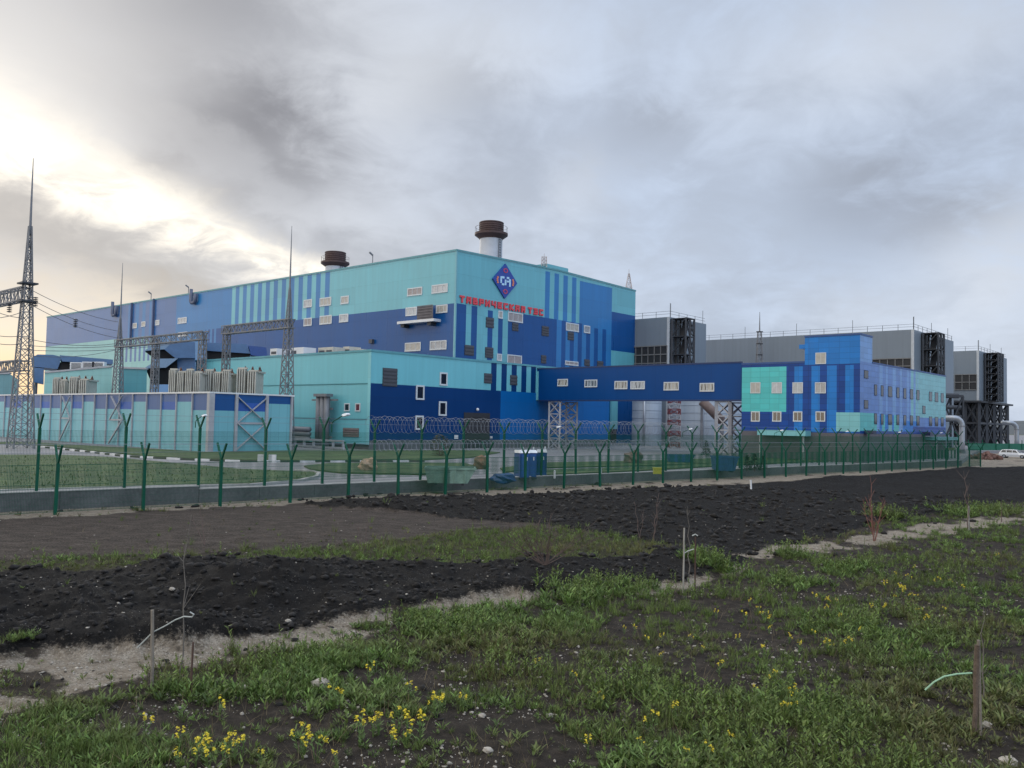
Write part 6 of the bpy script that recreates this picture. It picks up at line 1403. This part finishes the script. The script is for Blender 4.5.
protos = [flower_proto(i) for i in range(5)]; used = [False] * 5
fl_px = [(231, 752), (208, 763), (183, 747), (175, 764), (219, 716), (148, 733), (300, 749), (262, 763), (366, 679), (334, 705), (437, 714), (433, 709), (444, 707), (362, 738), (376, 733), (382, 731), (400, 729), (407, 737), (409, 742), (339, 763), (301, 752), (600, 700), (590, 750), (537, 668), (575, 679), (459, 706), (409, 696), (752, 603), (746, 619), (765, 619), (829, 602), (624, 630), (635, 631), (649, 642), (660, 657), (830, 650), (773, 684), (753, 694), (780, 711), (790, 711), (794, 700), (654, 731), (672, 718), (691, 756), (708, 758), (730, 742), (643, 748), (601, 703), (903, 594), (909, 596), (898, 592), (952, 582), (964, 590), (945, 611), (921, 613), (828, 602), (825, 612), (887, 588), (996, 556), (829, 648), (716, 615), (690, 640), (235, 758), (212, 768), (200, 755), (915, 570), (910, 580), (895, 575), (905, 590), (918, 598), (895, 598), (938, 584), (870, 610), (815, 600), (770, 630), (740, 640), (850, 650), (800, 650), (660, 640), (760, 610), (772, 622), (838, 602), (842, 618), (815, 635), (860, 632), (885, 612), (925, 625), (700, 650), (720, 670), (765, 655), (790, 640), (195, 763), (225, 764), (245, 752), (315, 756), (390, 745), (420, 735)]
rnd = random.Random(9)
for i, (x, yy) in enumerate(fl_px):
    p = G(x, yy + 4); p.x += rnd.uniform(-.04, .04); j = i % 5; s_ = rnd.uniform(.6, 1.15) * (1.1 if x < 480 else .85)
    if not used[j]: used[j] = True; protos[j].location = p; protos[j].scale = (s_, s_, s_)
    else: dup(protos[j], p, rnd.uniform(0, 6.28), None, s_)

# ------------------------------------------------------------------ sky and light
SUN_AZ, SUN_EL = radians(-33), radians(17)
wld = bpy.data.worlds.new('World'); scene.world = wld; wld.use_nodes = True; wld.node_tree.nodes.clear(); k = NT(wld.node_tree)
out = k.new('ShaderNodeOutputWorld'); bg = k.new('ShaderNodeBackground'); k.link(bg.outputs[0], out.inputs[0])
sky = k.new('ShaderNodeTexSky'); sky.sky_type = 'NISHITA'; sky.sun_disc = False; sky.sun_elevation = SUN_EL; sky.sun_rotation = SUN_AZ
d = k.new('ShaderNodeTexCoord').outputs['Generated']; sp = k.new('ShaderNodeSeparateXYZ'); k.link(d, sp.inputs[0]); X_, Y_, Z_ = sp.outputs
az = k.m('MULTIPLY', k.m('ARCTAN2', X_, Y_), 180 / pi); el = k.m('MULTIPLY', k.m('ARCSINE', Z_), 180 / pi)
den = k.m('ADD', k.m('MAXIMUM', Z_, 0.0), 0.34); cb = k.new('ShaderNodeCombineXYZ'); k.link(k.m('DIVIDE', X_, den), cb.inputs[0]); k.link(k.m('DIVIDE', Y_, den), cb.inputs[1]); P2 = cb.outputs[0]
n1 = k.noise(P2, 1.3, 7, .55, .5); n2 = k.noise(P2, 3.6, 8, .58, .7); n3 = k.noise(P2, 9.0, 8, .6, .5)
elw = k.m('ADD', el, k.m('ADD', k.m('MULTIPLY', k.m('SUBTRACT', n1, .5), 5.0), k.m('ADD', k.m('MULTIPLY', k.m('SUBTRACT', n3, .5), 4.0), k.m('MULTIPLY', k.m('SUBTRACT', n2, .5), 5.0))))
azw = k.m('ADD', az, k.m('ADD', k.m('MULTIPLY', k.m('SUBTRACT', n2, .5), 9.0), k.m('MULTIPLY', k.m('SUBTRACT', n3, .5), 5.0)))
def gs(a0, e0, wa, we, src=None):
    ea = k.m('DIVIDE', k.m('SUBTRACT', azw, a0), wa); ee = k.m('DIVIDE', k.m('SUBTRACT', elw, e0), we)
    return k.m('EXPONENT', k.m('MULTIPLY', k.m('ADD', k.m('MULTIPLY', ea, ea), k.m('MULTIPLY', ee, ee)), -1.0))
fld = k.m('ADD', k.m('MULTIPLY', n1, .36), k.m('ADD', k.m('MULTIPLY', n2, .38), k.m('MULTIPLY', n3, .26)))
side = k.smooth(az, -25, 12)
lo = k.mix(side, (.425, .43, .455, 1), (.44, .505, .62, 1)); hi = k.mix(side, (.64, .645, .665, 1), (.555, .655, .825, 1))
c = k.mix(k.smooth(fld, .38, .63), lo, hi)
for a0, e0, wa, we, amt in ((-17.5, 18.2, 4.6, 2.4, .85), (-22.5, 15.0, 1.6, 1.2, .40), (-14, 16.0, 3, 1.8, .55), (-4, 21.5, 5, 1.6, .30), (8, 19, 3, 2, .30), (-20, 24, 6, 2, .30), (-22, 24, 9, 3.5, .18), (22, 13.8, 5, 3, .42), (26.5, 12.2, 2.5, 1.4, .35), (27, 16, 4, 4, .10), (-23.5, 7.8, 2.2, 1.0, .5), (-19.5, 7.4, 1.6, .8, .3), (-28, 11.2, 14, 1.7, .33), (3, 17, 9, 4, .10), (-4, 21, 3.5, 2.5, .06)):
    c = k.mix(k.m('MULTIPLY', gs(a0, e0, wa, we), amt), c, (.20, .205, .235, 1))
for a0, e0, wa, we, amt in ((-8, 21.5, 4, 2, .45), (-3, 24, 9, 3, .4), (24, 22, 9, 3, .4), (4, 15, 3, 2.5, .3), (29, 9, 4, 3.4, .55), (22, 6.5, 5, 2.4, .30), (15, 20, 8, 5, .14), (-8, 12, 6, 2.5, .18), (6, 9, 9, 4, .12), (33, 3.5, 8, 3, .40)):
    c = k.mix(k.m('MULTIPLY', gs(a0, e0, wa, we), amt), c, (.72, .75, .80, 1))
# bright slot where the low sun stands behind the cloud edge
slot = k.m('SUBTRACT', 15.2, k.m('MULTIPLY', k.m('ADD', az, 30.6), .34)); ws = k.m('MAXIMUM', k.m('SUBTRACT', .75, k.m('MULTIPLY', k.m('ADD', az, 12), .10)), .45)
w_el = k.m('ADD', el, k.m('ADD', k.m('MULTIPLY', k.m('SUBTRACT', n2, .5), 3.6), k.m('MULTIPLY', k.m('SUBTRACT', n3, .5), 3.0))); q = k.m('DIVIDE', k.m('SUBTRACT', w_el, slot), ws); g = k.m('EXPONENT', k.m('MULTIPLY', k.m('MULTIPLY', q, q), -1.0)); g = k.m('MULTIPLY', g, k.m('MULTIPLY', k.smooth(az, -5, -15), k.m('ADD', .5, k.m('MULTIPLY', k.smooth(n3, .36, .58), .5))))
c = k.mix(k.m('MULTIPLY', gs(-34, 17, 9, 6.5), .62), c, (.92, .90, .87, 1))
c = k.mix(k.m('MULTIPLY', g, 1.0, clamp=True), c, (1.25, 1.16, 1.0, 1))
q2 = k.m('DIVIDE', k.m('ADD', k.m('SUBTRACT', w_el, slot), 4.0), 1.7); g2 = k.m('MULTIPLY', k.m('EXPONENT', k.m('MULTIPLY', k.m('MULTIPLY', q2, q2), -1.0)), k.smooth(az, -6, -16)); c = k.mix(k.m('MULTIPLY', g2, .62), c, (.37, .365, .37, 1))
low = k.m('MULTIPLY', k.smooth(elw, 10.5, 3.5), k.smooth(az, -12, -27)); c = k.mix(k.m('MULTIPLY', low, .85), c, (.92, .80, .63, 1)); c = k.mix(k.m('MULTIPLY', k.m('MULTIPLY', k.smooth(el, 5.0, 1.5), k.smooth(az, -22, -30)), .9), c, (1.0, .72, .42, 1))
c = k.mix(k.m('MULTIPLY', k.m('MULTIPLY', k.smooth(el, 34, 8), k.m('MULTIPLY', k.smooth(az, -36, -50), k.smooth(az, -130, -100))), .9), c, (1.5, 1.4, 1.3, 1))
low2 = gs(-36, 24, 10, 7); c = k.mix(k.m('MULTIPLY', low2, .25), c, (.75, .74, .74, 1))
# overcast dome: brighter overhead and behind the viewer than near the horizon ahead
boost = k.m('ADD', 1.0, k.m('ADD', k.m('MULTIPLY', k.smooth(el, 30, 70), 1.1), k.m('MULTIPLY', k.smooth(Y_, .35, -.6), 0.9)))
vm = k.new('ShaderNodeVectorMath'); vm.operation = 'SCALE'; k.link(c, vm.inputs[0]); k.link(boost, vm.inputs[3])
ns = k.new('ShaderNodeVectorMath'); ns.operation = 'SCALE'; k.link(sky.outputs[0], ns.inputs[0]); ns.inputs[3].default_value = .05
fin = k.mix(.07, vm.outputs[0], ns.outputs[0]); k.link(fin, bg.inputs[0]); bg.inputs[1].default_value = 1.0
sd = bpy.data.lights.new('sun', 'SUN'); sd.energy = .5; sd.angle = radians(18); sd.color = (1, .93, .82); so = bpy.data.objects.new('sun', sd); col.objects.link(so)
so.rotation_euler = Vector((-sin(SUN_AZ) * cos(SUN_EL), -cos(SUN_AZ) * cos(SUN_EL), -sin(SUN_EL))).to_track_quat('-Z', 'Y').to_euler()
vs = scene.view_settings; vs.view_transform = 'Standard'; vs.look = 'None'; vs.exposure = 0.16; vs.gamma = 1.0
scene.cycles.max_bounces = 6
